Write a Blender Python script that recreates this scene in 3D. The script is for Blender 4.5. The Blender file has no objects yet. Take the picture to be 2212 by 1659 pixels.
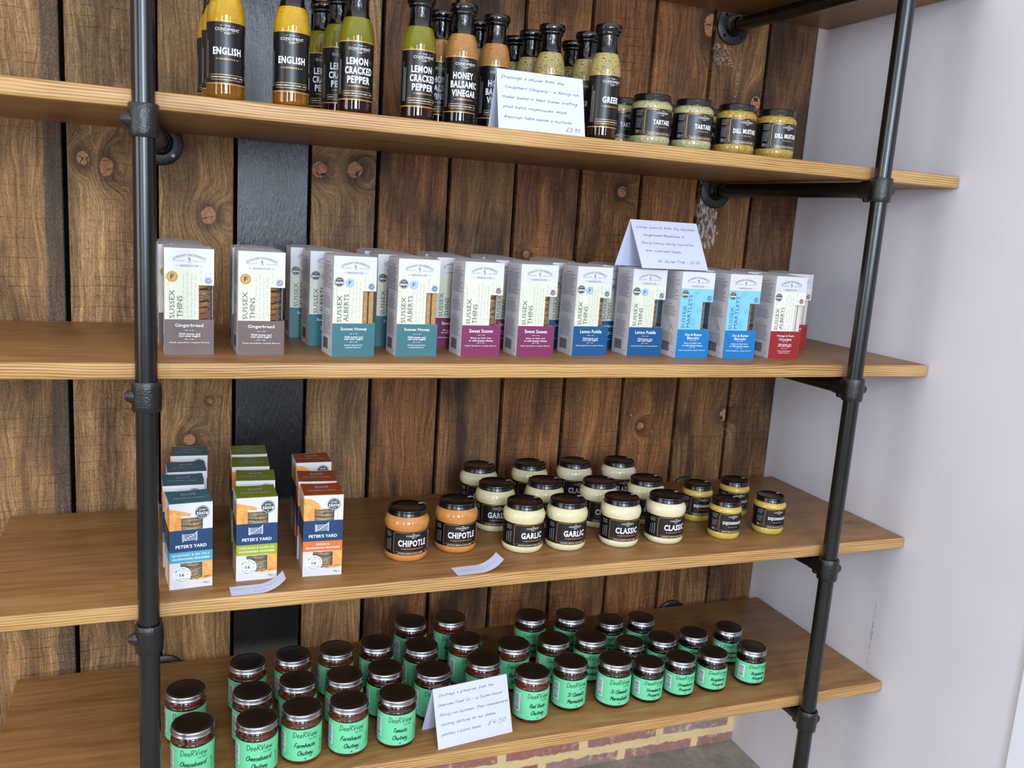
import bpy, bmesh, math, random
from mathutils import Vector, Matrix
random.seed(7)
SC = bpy.context.scene
COL = SC.collection
PI = math.pi

# ------------------------------------------------------------------ camera, world, lights
cam_d = bpy.data.cameras.new('camera'); cam = bpy.data.objects.new('camera', cam_d); COL.objects.link(cam)
FPX = 1905.5
cam_d.sensor_fit = 'HORIZONTAL'; cam_d.sensor_width = 36.0; cam_d.lens = FPX * 36.0 / 2212.0
cam_d.clip_start = 0.05; cam_d.clip_end = 60
RGT = Vector((0.9331, -0.3535, 0.0655)); YAW, PITCH, ROLL = 0.3759, -0.1849, 0.0667
fw = Vector((math.sin(YAW)*math.cos(PITCH), math.cos(YAW)*math.cos(PITCH), math.sin(PITCH)))
r0 = Vector((math.cos(YAW), -math.sin(YAW), 0)); u0 = r0.cross(fw)
rr = math.cos(ROLL)*r0 + math.sin(ROLL)*u0; uu = -math.sin(ROLL)*r0 + math.cos(ROLL)*u0
M3 = Matrix((rr, uu, -fw)).transposed()
cam.matrix_world = Matrix.Translation(Vector((0.3663, -1.8268, 1.3752))) @ M3.to_4x4()
SC.camera = cam

SC.view_settings.view_transform = 'Standard'
SC.view_settings.look = 'None'
SC.view_settings.gamma = 1.0
SC.view_settings.use_curve_mapping = False
SC.view_settings.exposure = 0.0

world = bpy.data.worlds.new('room_daylight'); SC.world = world; world.use_nodes = True
wt = world.node_tree; wb = wt.nodes['Background']; wb.inputs[1].default_value = 0.95
# the room around the photographer: pale ceiling above, darker shop at eye level, floor below
_c = wt.nodes.new('ShaderNodeTexCoord'); _s = wt.nodes.new('ShaderNodeSeparateXYZ'); _r = wt.nodes.new('ShaderNodeValToRGB'); _m = wt.nodes.new('ShaderNodeMapRange')
wt.links.new(_c.outputs['Generated'], _s.inputs[0]); wt.links.new(_s.outputs[2], _m.inputs[0]); _m.inputs[1].default_value = -1; _m.inputs[2].default_value = 1
wt.links.new(_m.outputs[0], _r.inputs[0]); wt.links.new(_r.outputs[0], wb.inputs[0])
_e = _r.color_ramp.elements
while len(_e) < 5: _e.new(.5)
for _el, (_p, _v) in zip(_e, ((0.0, (.58, .54, .50)), (.42, (.26, .245, .235)), (.57, (.27, .265, .27)), (.72, (1.25, 1.22, 1.22)), (1.0, (1.7, 1.66, 1.64)))): _el.position = _p; _el.color = _v+(1,)

def window_and_fill_light(name, x, y, z, w, h, power, col=(0.70, 0.84, 1.0), rz=0.0):
    d = bpy.data.lights.new(name, 'AREA'); d.shape = 'RECTANGLE'; d.size = w; d.size_y = h
    d.energy = power; d.color = col
    o = bpy.data.objects.new(name, d); COL.objects.link(o)
    o.location = (x, y, z); o.rotation_euler = (PI/2, 0, rz)       # rz = 0 faces +y, towards the shelves
    return o
# the shop window behind the photographer: tall panes of daylight
window_and_fill_light('window_and_fill_light', 0.12, -3.7, 1.95, 0.22, 1.45, 30)
window_and_fill_light('window_and_fill_light', 0.62, -3.7, 1.95, 0.46, 1.45, 60)
window_and_fill_light('window_and_fill_light', 1.75, -3.7, 1.95, 0.30, 1.45, 18)
window_and_fill_light('window_and_fill_light', -1.25, -3.7, 1.80, 0.50, 1.75, 34)

# broad unseen fill light added at the left to brighten the right wall
window_and_fill_light('window_and_fill_light', -3.4, -2.2, 1.60, 1.6, 2.0, 52, (1.0, .97, .95), -PI/2)

# ------------------------------------------------------------------ colour and node helpers
def lin(h):
    if isinstance(h, (tuple, list)): return tuple(h[:3])
    h = h.lstrip('#'); o = []
    for i in (0, 2, 4):
        c = int(h[i:i+2], 16)/255.0
        o.append(c/12.92 if c <= 0.04045 else ((c+0.055)/1.055)**2.4)
    return tuple(o)

class G:
    def __init__(s, name):
        s.m = bpy.data.materials.new(name); s.m.use_nodes = True
        s.t = s.m.node_tree; s.b = s.t.nodes['Principled BSDF']; s.out = s.t.nodes['Material Output']
    def put(s, sock, v):
        if isinstance(v, bpy.types.NodeSocket): s.t.links.new(v, sock)
        elif isinstance(v, (tuple, list)):
            n = len(sock.default_value); v = tuple(v)
            if n == 4 and len(v) == 3: v = v + (1,)
            sock.default_value = v
        else: sock.default_value = v
    def n(s, typ, ins=None, out=0, **props):
        nd = s.t.nodes.new('ShaderNode'+typ)
        for k, v in props.items(): setattr(nd, k, v)
        for k, v in (ins or {}).items(): s.put(nd.inputs[k], v)
        return nd.outputs[out]
    def math(s, op, a, b=0.0, c=0.0, clamp=False):
        return s.n('Math', {0: a, 1: b, 2: c}, operation=op, use_clamp=clamp)
    def vm(s, op, a, b=(0, 0, 0), out=0):
        return s.n('VectorMath', {0: a, 1: b}, out, operation=op)
    def xyz(s, v): nd = s.t.nodes.new('ShaderNodeSeparateXYZ'); s.put(nd.inputs[0], v); return nd.outputs
    def vec(s, x, y, z): return s.n('CombineXYZ', {0: x, 1: y, 2: z})
    def noise(s, v, scale=1, detail=3, rough=0.5, out=0):
        return s.n('TexNoise', {'Vector': v, 'Scale': scale, 'Detail': detail, 'Roughness': rough}, out)
    def ramp(s, f, stops, interp='LINEAR'):
        nd = s.t.nodes.new('ShaderNodeValToRGB'); s.put(nd.inputs[0], f); cr = nd.color_ramp; cr.interpolation = interp
        while len(cr.elements) < len(stops): cr.elements.new(0.5)
        for e, (p, c) in zip(cr.elements, stops):
            e.position = p
            c = lin(c) if isinstance(c, str) else ((c, c, c) if isinstance(c, (int, float)) else c)
            e.color = tuple(c[:3]) + (1,)
        return nd.outputs[0]
    def mix(s, f, a, b, mode='MIX'):
        nd = s.t.nodes.new('ShaderNodeMix'); nd.data_type = 'RGBA'; nd.blend_type = mode
        a = lin(a) if isinstance(a, str) else a; b = lin(b) if isinstance(b, str) else b
        s.put(nd.inputs[0], f); s.put(nd.inputs[6], a); s.put(nd.inputs[7], b); return nd.outputs[2]
    def set(s, **k):
        for key, v in k.items(): s.put(s.b.inputs[key.replace('_', ' ')], lin(v) if isinstance(v, str) else v)
        return s
    def bump(s, h, strength=0.3, dist=0.001):
        s.put(s.b.inputs['Normal'], s.n('Bump', {'Height': h, 'Strength': strength, 'Distance': dist}))
        return s

_pm = {}
def paint(col, rough=0.5, spec=0.4, coat=0.0, metal=0.0):
    k = (col, rough, spec, coat, metal)
    if k not in _pm:
        g = G('print_' + str(col).strip('#')); g.set(Base_Color=lin(col), Roughness=rough, Metallic=metal)
        g.b.inputs['Specular IOR Level'].default_value = spec
        g.b.inputs['Coat Weight'].default_value = coat
        _pm[k] = g.m
    return _pm[k]

# ------------------------------------------------------------------ mesh builder
class MB:
    def __init__(s): s.v = []; s.f = []; s.mi = []; s.mats = []; s.sm = []
    def m(s, mat):
        if mat not in s.mats: s.mats.append(mat)
        return s.mats.index(mat)
    def add(s, vs, fs, mat, smooth=False):
        o = len(s.v); k = s.m(mat); s.v += [tuple(p) for p in vs]
        for f in fs: s.f.append(tuple(i+o for i in f)); s.mi.append(k); s.sm.append(smooth)
    def box(s, x0, x1, y0, y1, z0, z1, mat):
        vs = [(x, y, z) for x in (x0, x1) for y in (y0, y1) for z in (z0, z1)]
        s.add(vs, [(0,1,3,2),(4,6,7,5),(0,4,5,1),(2,3,7,6),(0,2,6,4),(1,5,7,3)], mat)
    def bbox(s, x0, x1, y0, y1, z0, z1, mat, bev=0.003, seg=2):
        bm = bmesh.new(); bmesh.ops.create_cube(bm, size=1)
        for v in bm.verts:
            v.co = Vector((x0 if v.co.x < 0 else x1, y0 if v.co.y < 0 else y1, z0 if v.co.z < 0 else z1))
        bmesh.ops.bevel(bm, geom=bm.edges[:], offset=bev, segments=seg, affect='EDGES', profile=0.5)
        s.bm(bm, mat)
    def bm(s, bm, mat, smooth=False):
        bm.verts.index_update()
        s.add([v.co[:] for v in bm.verts], [[v.index for v in f.verts] for f in bm.faces], mat, smooth); bm.free()
    def lathe(s, prof, mat, seg=40, c=(0, 0, 0), mats=None, cap0=True, cap1=True, ax='z'):
        """prof: (r, z) from bottom to top; mats: optional list, one material per ring span"""
        def P(r, a, z):
            x, y = r*math.cos(a), r*math.sin(a)
            if ax == 'z': p = (x, y, z)
            elif ax == 'y': p = (x, z, -y)
            else: p = (z, x, y)
            return (p[0]+c[0], p[1]+c[1], p[2]+c[2])
        rings = [[P(r, 2*PI*i/seg, z) for i in range(seg)] for r, z in prof]
        for j in range(len(prof)-1):
            mt = mats[j] if mats else mat
            s.add(rings[j]+rings[j+1], [(i, (i+1) % seg, seg+(i+1) % seg, seg+i) for i in range(seg)], mt, True)
        if cap0: s.add(rings[0], [tuple(range(seg))[::-1]], mats[0] if mats else mat)
        if cap1: s.add(rings[-1], [tuple(range(seg))], mats[-1] if mats else mat)
    def build(s, name, parent=None, sharp=40, merge=True):
        me = bpy.data.meshes.new(name); me.from_pydata(s.v, [], s.f)
        for mt in s.mats: me.materials.append(mt)
        me.polygons.foreach_set('material_index', s.mi); me.polygons.foreach_set('use_smooth', s.sm)
        if merge and any(s.sm):
            bm = bmesh.new(); bm.from_mesh(me); bmesh.ops.remove_doubles(bm, verts=bm.verts, dist=1e-6); bm.to_mesh(me); bm.free()
            me.set_sharp_from_angle(angle=math.radians(sharp))
        me.update()
        o = bpy.data.objects.new(name, me); COL.objects.link(o)
        if parent: o.parent = parent
        return o

def thing(name, label, cat, loc=(0, 0, 0), rz=0.0, group=None):
    o = bpy.data.objects.new(name, None); COL.objects.link(o); o.empty_display_size = 0.02
    o.location = loc; o.rotation_euler = (0, 0, rz)
    return tag(o, label, cat, group)
def tag(o, label, cat, group=None):
    o['label'] = label; o['category'] = cat
    if group: o['group'] = group
    return o
def struct(o): o['kind'] = 'structure'; return o
def copy_tree(o, parent=None):
    c = o.copy(); COL.objects.link(c)
    if parent: c.parent = parent
    for ch in list(o.children): copy_tree(ch, c)
    return c
_protos = {}
def place(key, maker, label, cat, loc, rz=0.0, group=None):
    if key not in _protos: o = _protos[key] = maker()
    else: o = copy_tree(_protos[key])
    o.location = loc; o.rotation_euler = (0, 0, math.radians(rz))
    if 'group' in o.keys(): del o['group']
    return tag(o, label, cat, group)

# ------------------------------------------------------------------ lettering
_tc = {}
def glyphs(t, bold=0.0, shear=0.0, spacing=1.0, serif=False):
    k = (t, bold, shear, spacing, serif)
    if k not in _tc:
        cu = bpy.data.curves.new('t', 'FONT'); cu.body = t; cu.offset = bold; cu.shear = shear; cu.resolution_u = 2
        cu.space_character = spacing; cu.fill_mode = 'FRONT'
        ob = bpy.data.objects.new('t', cu); COL.objects.link(ob)
        dg = bpy.context.evaluated_depsgraph_get()
        me = bpy.data.meshes.new_from_object(ob.evaluated_get(dg))
        vs = [(v.co.x, v.co.y) for v in me.vertices]; fs = [tuple(p.vertices) for p in me.polygons]
        bpy.data.objects.remove(ob); bpy.data.curves.remove(cu); bpy.data.meshes.remove(me)
        if serif:
            cnt = {}
            for f in fs:
                for i in range(len(f)):
                    e = tuple(sorted((f[i], f[(i+1) % len(f)]))); cnt[e] = cnt.get(e, 0)+1
            for (i, j), c in cnt.items():
                if c != 1 or abs(vs[i][1]-vs[j][1]) > .004: continue
                a, b, y = min(vs[i][0], vs[j][0]), max(vs[i][0], vs[j][0]), vs[i][1]
                if b-a > .17 or b-a < .03: continue
                if abs(y) < .03: q = (y, y+.035)
                elif y > .42: q = (y-.035, y)
                else: continue
                o = len(vs); vs += [(a-.05, q[0]), (b+.05, q[0]), (b+.05, q[1]), (a-.05, q[1])]; fs.append((o, o+1, o+2, o+3))
        x0 = min(v[0] for v in vs); x1 = max(v[0] for v in vs); y0 = min(v[1] for v in vs); y1 = max(v[1] for v in vs)
        _tc[k] = ([((x-x0)/(x1-x0), (y-y0)/(y1-y0)) for x, y in vs], fs)
    return _tc[k]

# single-stroke handwriting: letter -> (advance, strokes)
HW = {
'a': (5.3, [[(4,4.3),(2,5),(.3,2.6),(1.5,.1),(3.5,1.6),(4.1,4.8),(4.1,1.2),(5.4,.4)]]),
'b': (4.9, [[(.6,9),(.5,.3)],[(.5,3),(2.5,5),(4.2,2.6),(2.2,0),(.5,1)]]),
'c': (4.3, [[(3.8,4.2),(2,5),(.3,2.5),(1.8,0),(4.2,1)]]),
'd': (5.3, [[(4,4.2),(2,5),(.3,2.5),(1.6,.1),(3.8,1.6),(4.4,9)],[(4.2,4.5),(4.2,1),(5.4,.4)]]),
'e': (4.3, [[(.5,2.4),(3.4,3),(2.2,5),(.3,2.6),(1.8,0),(4.3,1)]]),
'f': (3.6, [[(4,8.2),(2.6,9),(1.8,6.5),(1.6,1),(1.2,-3)],[(0,5),(3.4,5.2)]]),
'g': (4.9, [[(4,4.4),(2,5),(.4,2.7),(1.6,.6),(3.8,2),(4.1,4.8)],[(4.1,4.8),(3.8,-2),(2,-4),(0,-3)]]),
'h': (4.9, [[(.6,9),(.5,0)],[(.5,2.8),(2.4,5),(3.8,3.6),(3.8,.8),(4.9,.3)]]),
'i': (2.3, [[(.9,5),(.9,1),(2.3,.4)],[(1.1,7),(1.3,7.5)]]),
'j': (2.3, [[(1.4,5),(1.2,-2.5),(-.6,-4)],[(1.5,7),(1.6,7.5)]]),
'k': (4.3, [[(.6,9),(.5,0)],[(3.6,5),(.8,2.5)],[(.8,2.5),(4.2,0)]]),
'l': (2.3, [[(.9,9),(.7,1),(2.2,.4)]]),
'm': (7.0, [[(.4,5),(.5,0)],[(.5,3),(2,5),(3,3.4),(3,0)],[(3,3),(4.7,5),(5.7,3.4),(5.7,1),(7,.4)]]),
'n': (4.9, [[(.4,5),(.5,0)],[(.5,3),(2.4,5),(3.7,3.4),(3.7,1),(4.9,.4)]]),
'o': (4.7, [[(2.3,5),(.3,2.6),(2.1,0),(4.1,2.5),(2.2,5),(4.8,4.4)]]),
'p': (4.8, [[(.6,5),(.3,-4)],[(.5,3),(2.5,5),(4.2,2.6),(2.2,0),(.5,1)]]),
'r': (3.6, [[(.4,5),(.5,0)],[(.5,3),(1.8,4.9),(3.5,4.5)]]),
's': (3.7, [[(3.3,4.4),(1.6,5),(.6,3.7),(2.8,2),(2.2,0),(.1,.5)]]),
't': (3.5, [[(1.7,8),(1.4,1.4),(3.2,.3)],[(0,5.4),(3.3,5.7)]]),
'u': (5.1, [[(.4,5),(.6,1),(2.2,0),(3.8,2),(3.9,5)],[(3.9,5),(3.9,1),(5.1,.4)]]),
'v': (3.9, [[(.2,5),(1.9,0)],[(1.9,0),(3.8,5)]]),
'w': (6.0, [[(.2,5),(1,.4),(2.2,.4),(2.9,4),(3.6,.4),(4.8,.6),(5.7,5)]]),
'x': (4.0, [[(.2,5),(3.8,0)],[(3.6,5),(.2,0)]]),
'y': (4.4, [[(.3,5),(.9,1.6),(2.8,1.4),(4,5)],[(4,5),(3.4,-2.4),(1.2,-4),(0,-3)]]),
'A': (5.6, [[(0,0),(2.6,8.8)],[(2.6,8.8),(5,0)],[(1,3),(4.2,3)]]),
'B': (5.2, [[(.6,8.6),(.5,0)],[(.3,8.6),(3.4,8.6),(3.6,6),(.6,4.8)],[(.6,4.8),(4.2,4),(4,.6),(.2,0)]]),
'C': (5.6, [[(4.8,7.4),(3.4,8.8),(.4,4.4),(2.4,0),(5.2,1.4)]]),
'D': (6.0, [[(.9,8.6),(.8,0)],[(.2,8.6),(4.4,7.6),(5.2,3.6),(3.2,.6),(.1,0)]]),
'F': (5.0, [[(.7,8.6),(.5,0)],[(.4,8.6),(5,8.9)],[(.6,4.8),(4,5.1)]]),
'G': (5.9, [[(4.8,7.4),(3.2,8.8),(.4,4.4),(2.4,0),(5,1.4),(5.2,3.8)],[(3,3.9),(5.9,3.9)]]),
'H': (5.7, [[(.6,8.8),(.5,0)],[(5,8.8),(4.8,0)],[(.5,4.4),(5,4.8)]]),
'I': (2, [[(.8,8.6),(.7,0)]]),
'M': (7.2, [[(.4,0),(.9,8.7)],[(.9,8.7),(3.5,2.5)],[(3.5,2.5),(6,8.7)],[(6,8.7),(6.6,0)]]),
'O': (6.0, [[(3,8.7),(.4,4.6),(2.8,0),(5.4,4),(3,8.7)]]),
'P': (5.0, [[(.8,8.7),(.5,0)],[(.2,8.4),(3.6,8.6),(4.2,5.6),(.7,4.2)]]),
'R': (5.6, [[(.8,8.7),(.5,0)],[(.2,8.4),(3.8,8.6),(3.9,5.4),(.7,4.4)],[(1.6,4.4),(5.3,0)]]),
'S': (5.0, [[(4.3,7.6),(2.6,8.8),(.7,6.6),(3.9,3),(2.4,0),(.1,1)]]),
'T': (5.4, [[(0,8.4),(5.4,8.7)],[(2.8,8.6),(2.4,0)]]),
'V': (5.2, [[(.2,8.7),(2.4,0)],[(2.4,0),(5,8.7)]]),
'W': (7.6, [[(.2,8.7),(1.8,0)],[(1.8,0),(3.7,6.5)],[(3.7,6.5),(5.4,0)],[(5.4,0),(7.4,8.7)]]),
'Y': (5.2, [[(.2,8.7),(2.5,4.4)],[(5,8.7),(2.5,4.4),(2.2,0)]]),
'£': (5.2, [[(4.6,7.4),(3,8.8),(1.7,6.4),(1.8,2),(.2,.2),(4.8,.3)],[(.2,4.2),(3.6,4.4)]]),
'0': (5.0, [[(2.4,8.6),(.4,4.4),(2.3,0),(4.3,4.4),(2.4,8.6)]]),
'3': (4.6, [[(.4,7.8),(2.4,8.8),(3.4,6.6),(1.4,4.7)],[(1.4,4.7),(4,3.2),(2.6,0),(.2,.6)]]),
'4': (5.0, [[(2.6,8.8),(.2,3.2)],[(.2,3.2),(4.8,3.3)],[(3.4,5.4),(3.2,-.6)]]),
'5': (4.8, [[(4.4,8.7),(1.2,8.5)],[(1.2,8.5),(.8,5.1)],[(.8,5.1),(3.8,4.4),(3.2,.4),(.2,.3)]]),
'9': (4.8, [[(3.9,7.4),(2.2,8.7),(.4,6.4),(2.2,4.6),(3.9,7.4)],[(3.9,7.6),(3.4,0)]]),
'.': (1.8, [[(.4,0),(1.1,.7)]]), ',': (2, [[(.9,.6),(.5,-1.2)]]), '-': (4.2, [[(.8,2.8),(3.4,2.9)]]),
"'": (1.6, [[(.8,8.8),(.6,7.4)]]), '·': (2.4, [[(.5,3.4),(1.5,4.2)]]),
'&': (4.4, [[(.4,.4),(3.2,4.2),(1.8,5.2),(1,4),(3.8,.2)]]), ' ': (3.4, []),
}
def crom(p, n=4):
    if len(p) < 3: return p
    q = [p[0]] + list(p) + [p[-1]]; o = []
    for i in range(1, len(q)-2):
        a, b, c, d = q[i-1], q[i], q[i+1], q[i+2]
        for k in range(n):
            t = k/n
            o.append(tuple(0.5*((2*b[j]) + (-a[j]+c[j])*t + (2*a[j]-5*b[j]+4*c[j]-d[j])*t*t + (-a[j]+3*b[j]-3*c[j]+d[j])*t**3) for j in (0, 1)))
    o.append(p[-1]); return o

class Sheet:
    """flat artwork in millimetres: (verts, faces, material, layer)"""
    def __init__(s): s.i = []
    def rect(s, x0, y0, x1, y1, mat, L=0, step=None):
        n = 1 if not step else max(1, int(abs(x1-x0)/step))
        vs = []; fs = []
        for k in range(n+1):
            x = x0+(x1-x0)*k/n; vs += [(x, y0), (x, y1)]
        for k in range(n): fs.append((2*k, 2*k+2, 2*k+3, 2*k+1))
        s.i.append((vs, fs, mat, L)); return s
    def poly(s, pts, mat, L=1): s.i.append((list(pts), [tuple(range(len(pts)))], mat, L)); return s
    def disc(s, cx, cy, r, mat, L=1, n=28, ry=None):
        ry = ry or r
        return s.poly([(cx+r*math.cos(2*PI*k/n), cy+ry*math.sin(2*PI*k/n)) for k in range(n)], mat, L)
    def line(s, pts, w, mat, L=1, closed=False):
        n = len(pts); vs = []; fs = []
        for k, p in enumerate(pts):
            a = pts[k-1] if (k > 0 or closed) else p; b = pts[(k+1) % n] if (k < n-1 or closed) else p
            dx, dy = b[0]-a[0], b[1]-a[1]; l = math.hypot(dx, dy) or 1; nx, ny = -dy/l*w/2, dx/l*w/2
            vs += [(p[0]+nx, p[1]+ny), (p[0]-nx, p[1]-ny)]
        for k in range(n if closed else n-1):
            j = (k+1) % n; fs.append((2*k, 2*k+1, 2*j+1, 2*j))
        s.i.append((vs, fs, mat, L)); return s
    def ring(s, cx, cy, r, w, mat, L=1, n=32, a0=0, a1=360):
        full = a1-a0 >= 360
        return s.line([(cx+r*math.cos(math.radians(a0+(a1-a0)*k/n)), cy+r*math.sin(math.radians(a0+(a1-a0)*k/n))) for k in range(n if full else n+1)], w, mat, L, full)
    def frame(s, x0, y0, x1, y1, w, mat, L=1):
        s.rect(x0, y0, x1, y0+w, mat, L, 3); s.rect(x0, y1-w, x1, y1, mat, L, 3); s.rect(x0, y0, x0+w, y1, mat, L); s.rect(x1-w, y0, x1, y1, mat, L); return s
    def text(s, t, cx, cy, w, h, mat, L=1, bold=0.0, shear=0.0, rot=0, arc=None, spacing=1.0, serif=False):
        vs, fs = glyphs(t, bold, shear, spacing, serif); o = []
        for x, y in vs:
            X, Y = (x-.5)*w, (y-.5)*h
            if arc: X, Y = (arc+Y)*math.sin(X/arc), (arc+Y)*math.cos(X/arc)-arc
            if rot:
                c, q = math.cos(math.radians(rot)), math.sin(math.radians(rot)); X, Y = X*c-Y*q, X*q+Y*c
            o.append((cx+X, cy+Y))
        s.i.append((o, fs, mat, L)); return s
    def pen(s, t, x0, y0, w, xh, mat, L=1, pw=0.5, shear=0.12, jit=0.0, slope=0.0, caps=1.0):
        """handwriting starting at x0 on baseline y0, total width w, x-height xh"""
        adv = sum(HW[c][0]+.5 for c in t); sx = w/adv; sy = xh/5.0; x = 0; rng = random.Random(len(t)*13+ord(t[0]))
        for c in t:
            a, st = HW[c]; dy = rng.uniform(-jit, jit)
            for q in st:
                k = caps if c.isupper() else 1.0
                pts = [(x0+(x+px+shear*py)*sx, y0+py*sy*k+dy+slope*(x+px)*sx) for px, py in crom(q)]
                s.line(pts, pw, mat, L)
            x += a+.5
        return s
    def emit(s, mb, fn, cut=None):
        for vs, fs, mat, L in s.i:
            if cut and len(vs) > 40:
                bm = bmesh.new(); bv = [bm.verts.new((x, y, 0)) for x, y in vs]
                for f in fs:
                    try: bm.faces.new([bv[i] for i in f])
                    except ValueError: pass
                a, b = min(v[0] for v in vs), max(v[0] for v in vs); x = math.floor(a/cut)*cut+cut
                while x < b:
                    bmesh.ops.bisect_plane(bm, geom=bm.verts[:]+bm.edges[:]+bm.faces[:], plane_co=(x, 0, 0), plane_no=(1, 0, 0)); x += cut
                bm.verts.index_update()
                vv = [(v.co.x, v.co.y) for v in bm.verts]; ff = [[v.index for v in f.verts] for f in bm.faces]; bm.free()
            else: vv, ff = vs, fs
            mb.add([fn(x, y, L) for x, y in vv], ff, mat)

EPS = 0.00016
def wrap(R, z0):
    def fn(u, v, L):
        r = R+EPS*(L+1); a = u*0.001/R; return (r*math.sin(a), -r*math.cos(a), z0+v*0.001)
    return fn
def face_front(x0, y, z0): return lambda u, v, L: (x0+u*.001, y-EPS*(L+1), z0+v*.001)
def face_left(x, y0, z0): return lambda u, v, L: (x-EPS*(L+1), y0-u*.001, z0+v*.001)      # u runs towards the front
def face_top(x0, y0, z): return lambda u, v, L: (x0+u*.001, y0+v*.001, z+EPS*(L+1))

# ------------------------------------------------------------------ materials
KNOTS = [(.436,1.343,.015,1.15),(.716,1.451,.016,1.05),(.645,1.446,.015,1.1),(.219,1.432,.011,1.2),(.258,1.42,.012,1.5),(1.323,1.451,.012,1.1),
         (1.511,1.834,.017,1.6),(1.654,1.678,.014,1.3),(1.663,.926,.013,1.3),(1.428,.902,.010,1.0),(.401,.898,.012,1.0),(.439,.977,.006,1.0),
         (1.687,.53,.010,1.0),(1.10,1.30,.008,1.0),(.705,1.60,.012,1.2),(1.40,.93,.004,1.0)]
def mat_planks():
    g = G('rough_sawn_planks')
    P = g.n('NewGeometry'); X = g.xyz(P); x, z = X[0], X[2]
    tint = g.n('VertexColor', layer_name='tint'); pp = g.xyz(g.n('VertexColor', layer_name='pp'))
    seed, saw_a, stain_a = pp[0], pp[1], pp[2]
    so = g.math('MULTIPLY', seed, 37.0)
    # knots: smallest elliptical distance
    k = None
    for kx, kz, kr, el in KNOTS:
        dx = g.math('MULTIPLY', g.math('SUBTRACT', x, kx), 1.0/kr); dz = g.math('MULTIPLY', g.math('SUBTRACT', z, kz), 1.0/(kr*el))
        d = g.math('SQRT', g.math('ADD', g.math('MULTIPLY', dx, dx), g.math('MULTIPLY', dz, dz)))
        k = d if k is None else g.math('MINIMUM', k, d)
    kn = g.math('ADD', k, g.math('MULTIPLY', g.math('SUBTRACT', g.noise(P, 90, 2), .5), .35))
    pull = g.n('MapRange', {0: k, 1: 0.8, 2: 4.5, 3: 1.0, 4: 0.0}, interpolation_type='SMOOTHERSTEP')
    wn = g.noise(g.vec(g.math('MULTIPLY', x, 6.0), so, g.math('MULTIPLY', z, 2.4)), 1, 3, .5)
    warp = g.math('ADD', g.math('MULTIPLY', g.math('SUBTRACT', wn, .5), .10), g.math('MULTIPLY', pull, .035))
    xw = g.math('ADD', x, warp)
    broad = g.noise(g.vec(g.math('MULTIPLY', xw, 34.0), so, g.math('MULTIPLY', z, 1.4)), 1, 5, .62)
    fine = g.noise(g.vec(g.math('MULTIPLY', xw, 330.0), so, g.math('MULTIPLY', z, 12.0)), 1, 3, .6)
    ring = g.math('SINE', g.math('ADD', g.math('MULTIPLY', xw, 560.0), g.math('MULTIPLY', broad, 9.0)))
    # band-saw marks across the board
    sz = g.math('ADD', z, g.math('MULTIPLY', g.noise(g.vec(g.math('MULTIPLY', x, 9.0), so, 0), 1, 1), .012))
    brk = g.noise(g.vec(g.math('MULTIPLY', x, 95.0), so, g.math('MULTIPLY', z, 40.0)), 1, 3, .6)
    fs_ = g.math('MULTIPLY', g.math('ADD', g.math('SINE', g.math('MULTIPLY', sz, 1950.0)), 1.0), .5)
    fs_ = g.math('MULTIPLY', g.math('POWER', fs_, 1.6), g.n('MapRange', {0: brk, 1: .36, 2: .60, 3: .25, 4: 1.0}))
    sq = g.math('ADD', g.math('MULTIPLY', sz, 56.0), g.math('MULTIPLY', g.noise(g.vec(so, 0, g.math('MULTIPLY', z, 9.0)), 1, 1), 1.6))
    ss_ = g.math('LESS_THAN', g.math('FRACT', sq), .055)
    ss_ = g.math('MULTIPLY', ss_, g.n('MapRange', {0: g.noise(g.vec(g.math('MULTIPLY', x, 30.0), so, g.math('MULTIPLY', z, 60.0)), 1, 3, .6), 1: .40, 2: .56, 3: .15, 4: 1.0}))
    sawm = g.n('MapRange', {0: g.noise(g.vec(g.math('MULTIPLY', x, 9.0), so, g.math('MULTIPLY', z, 4.0)), 1, 2), 1: .36, 2: .58, 3: .30, 4: 1.0})
    sawl = g.math('MULTIPLY', g.math('MAXIMUM', g.math('MULTIPLY', fs_, .62), ss_), g.math('MULTIPLY', sawm, saw_a))
    speck = g.noise(g.vec(g.math('MULTIPLY', x, 520.0), so, g.math('MULTIPLY', z, 190.0)), 1, 2, .6)
    f = g.math('ADD', g.math('MULTIPLY', broad, .54), g.math('ADD', g.math('MULTIPLY', fine, .50), g.math('MULTIPLY', ring, .018)))
    f = g.math('ADD', f, g.math('MULTIPLY', g.math('SUBTRACT', speck, .5), .35))
    col = g.ramp(g.math('SUBTRACT', f, .04), [(.24, '#4e3622'), (.38, '#765637'), (.50, '#97734c'), (.62, '#bd9463'), (.78, '#e6c38e')])
    col = g.mix(1.0, col, tint, 'MULTIPLY')
    col = g.mix(g.math('MULTIPLY', sawl, .88), col, '#21140c')
    st = g.noise(g.vec(g.math('MULTIPLY', x, 11.0), g.math('ADD', so, 5.0), g.math('MULTIPLY', z, 3.2)), 1, 5, .6)
    stf = g.math('MULTIPLY', g.n('MapRange', {0: st, 1: .46, 2: .62, 3: 0.0, 4: 1.0}), stain_a)
    col = g.mix(g.math('MULTIPLY', stf, .84), col, '#281b13')
    # charred-looking dark band along the edge of one board
    bx = g.math('ADD', x, g.math('MULTIPLY', g.math('SUBTRACT', g.noise(g.vec(0, 0, g.math('MULTIPLY', z, 14.0)), 1, 4, .6), .5), .014))
    bm_ = g.math('MULTIPLY', g.n('MapRange', {0: bx, 1: .153, 2: .158, 3: 0.0, 4: 1.0}), g.math('LESS_THAN', x, .188))
    bm_ = g.math('MULTIPLY', bm_, g.n('MapRange', {0: speck, 1: .3, 2: .75, 3: .95, 4: .35}))
    col = g.mix(bm_, col, '#37332f')
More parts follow.
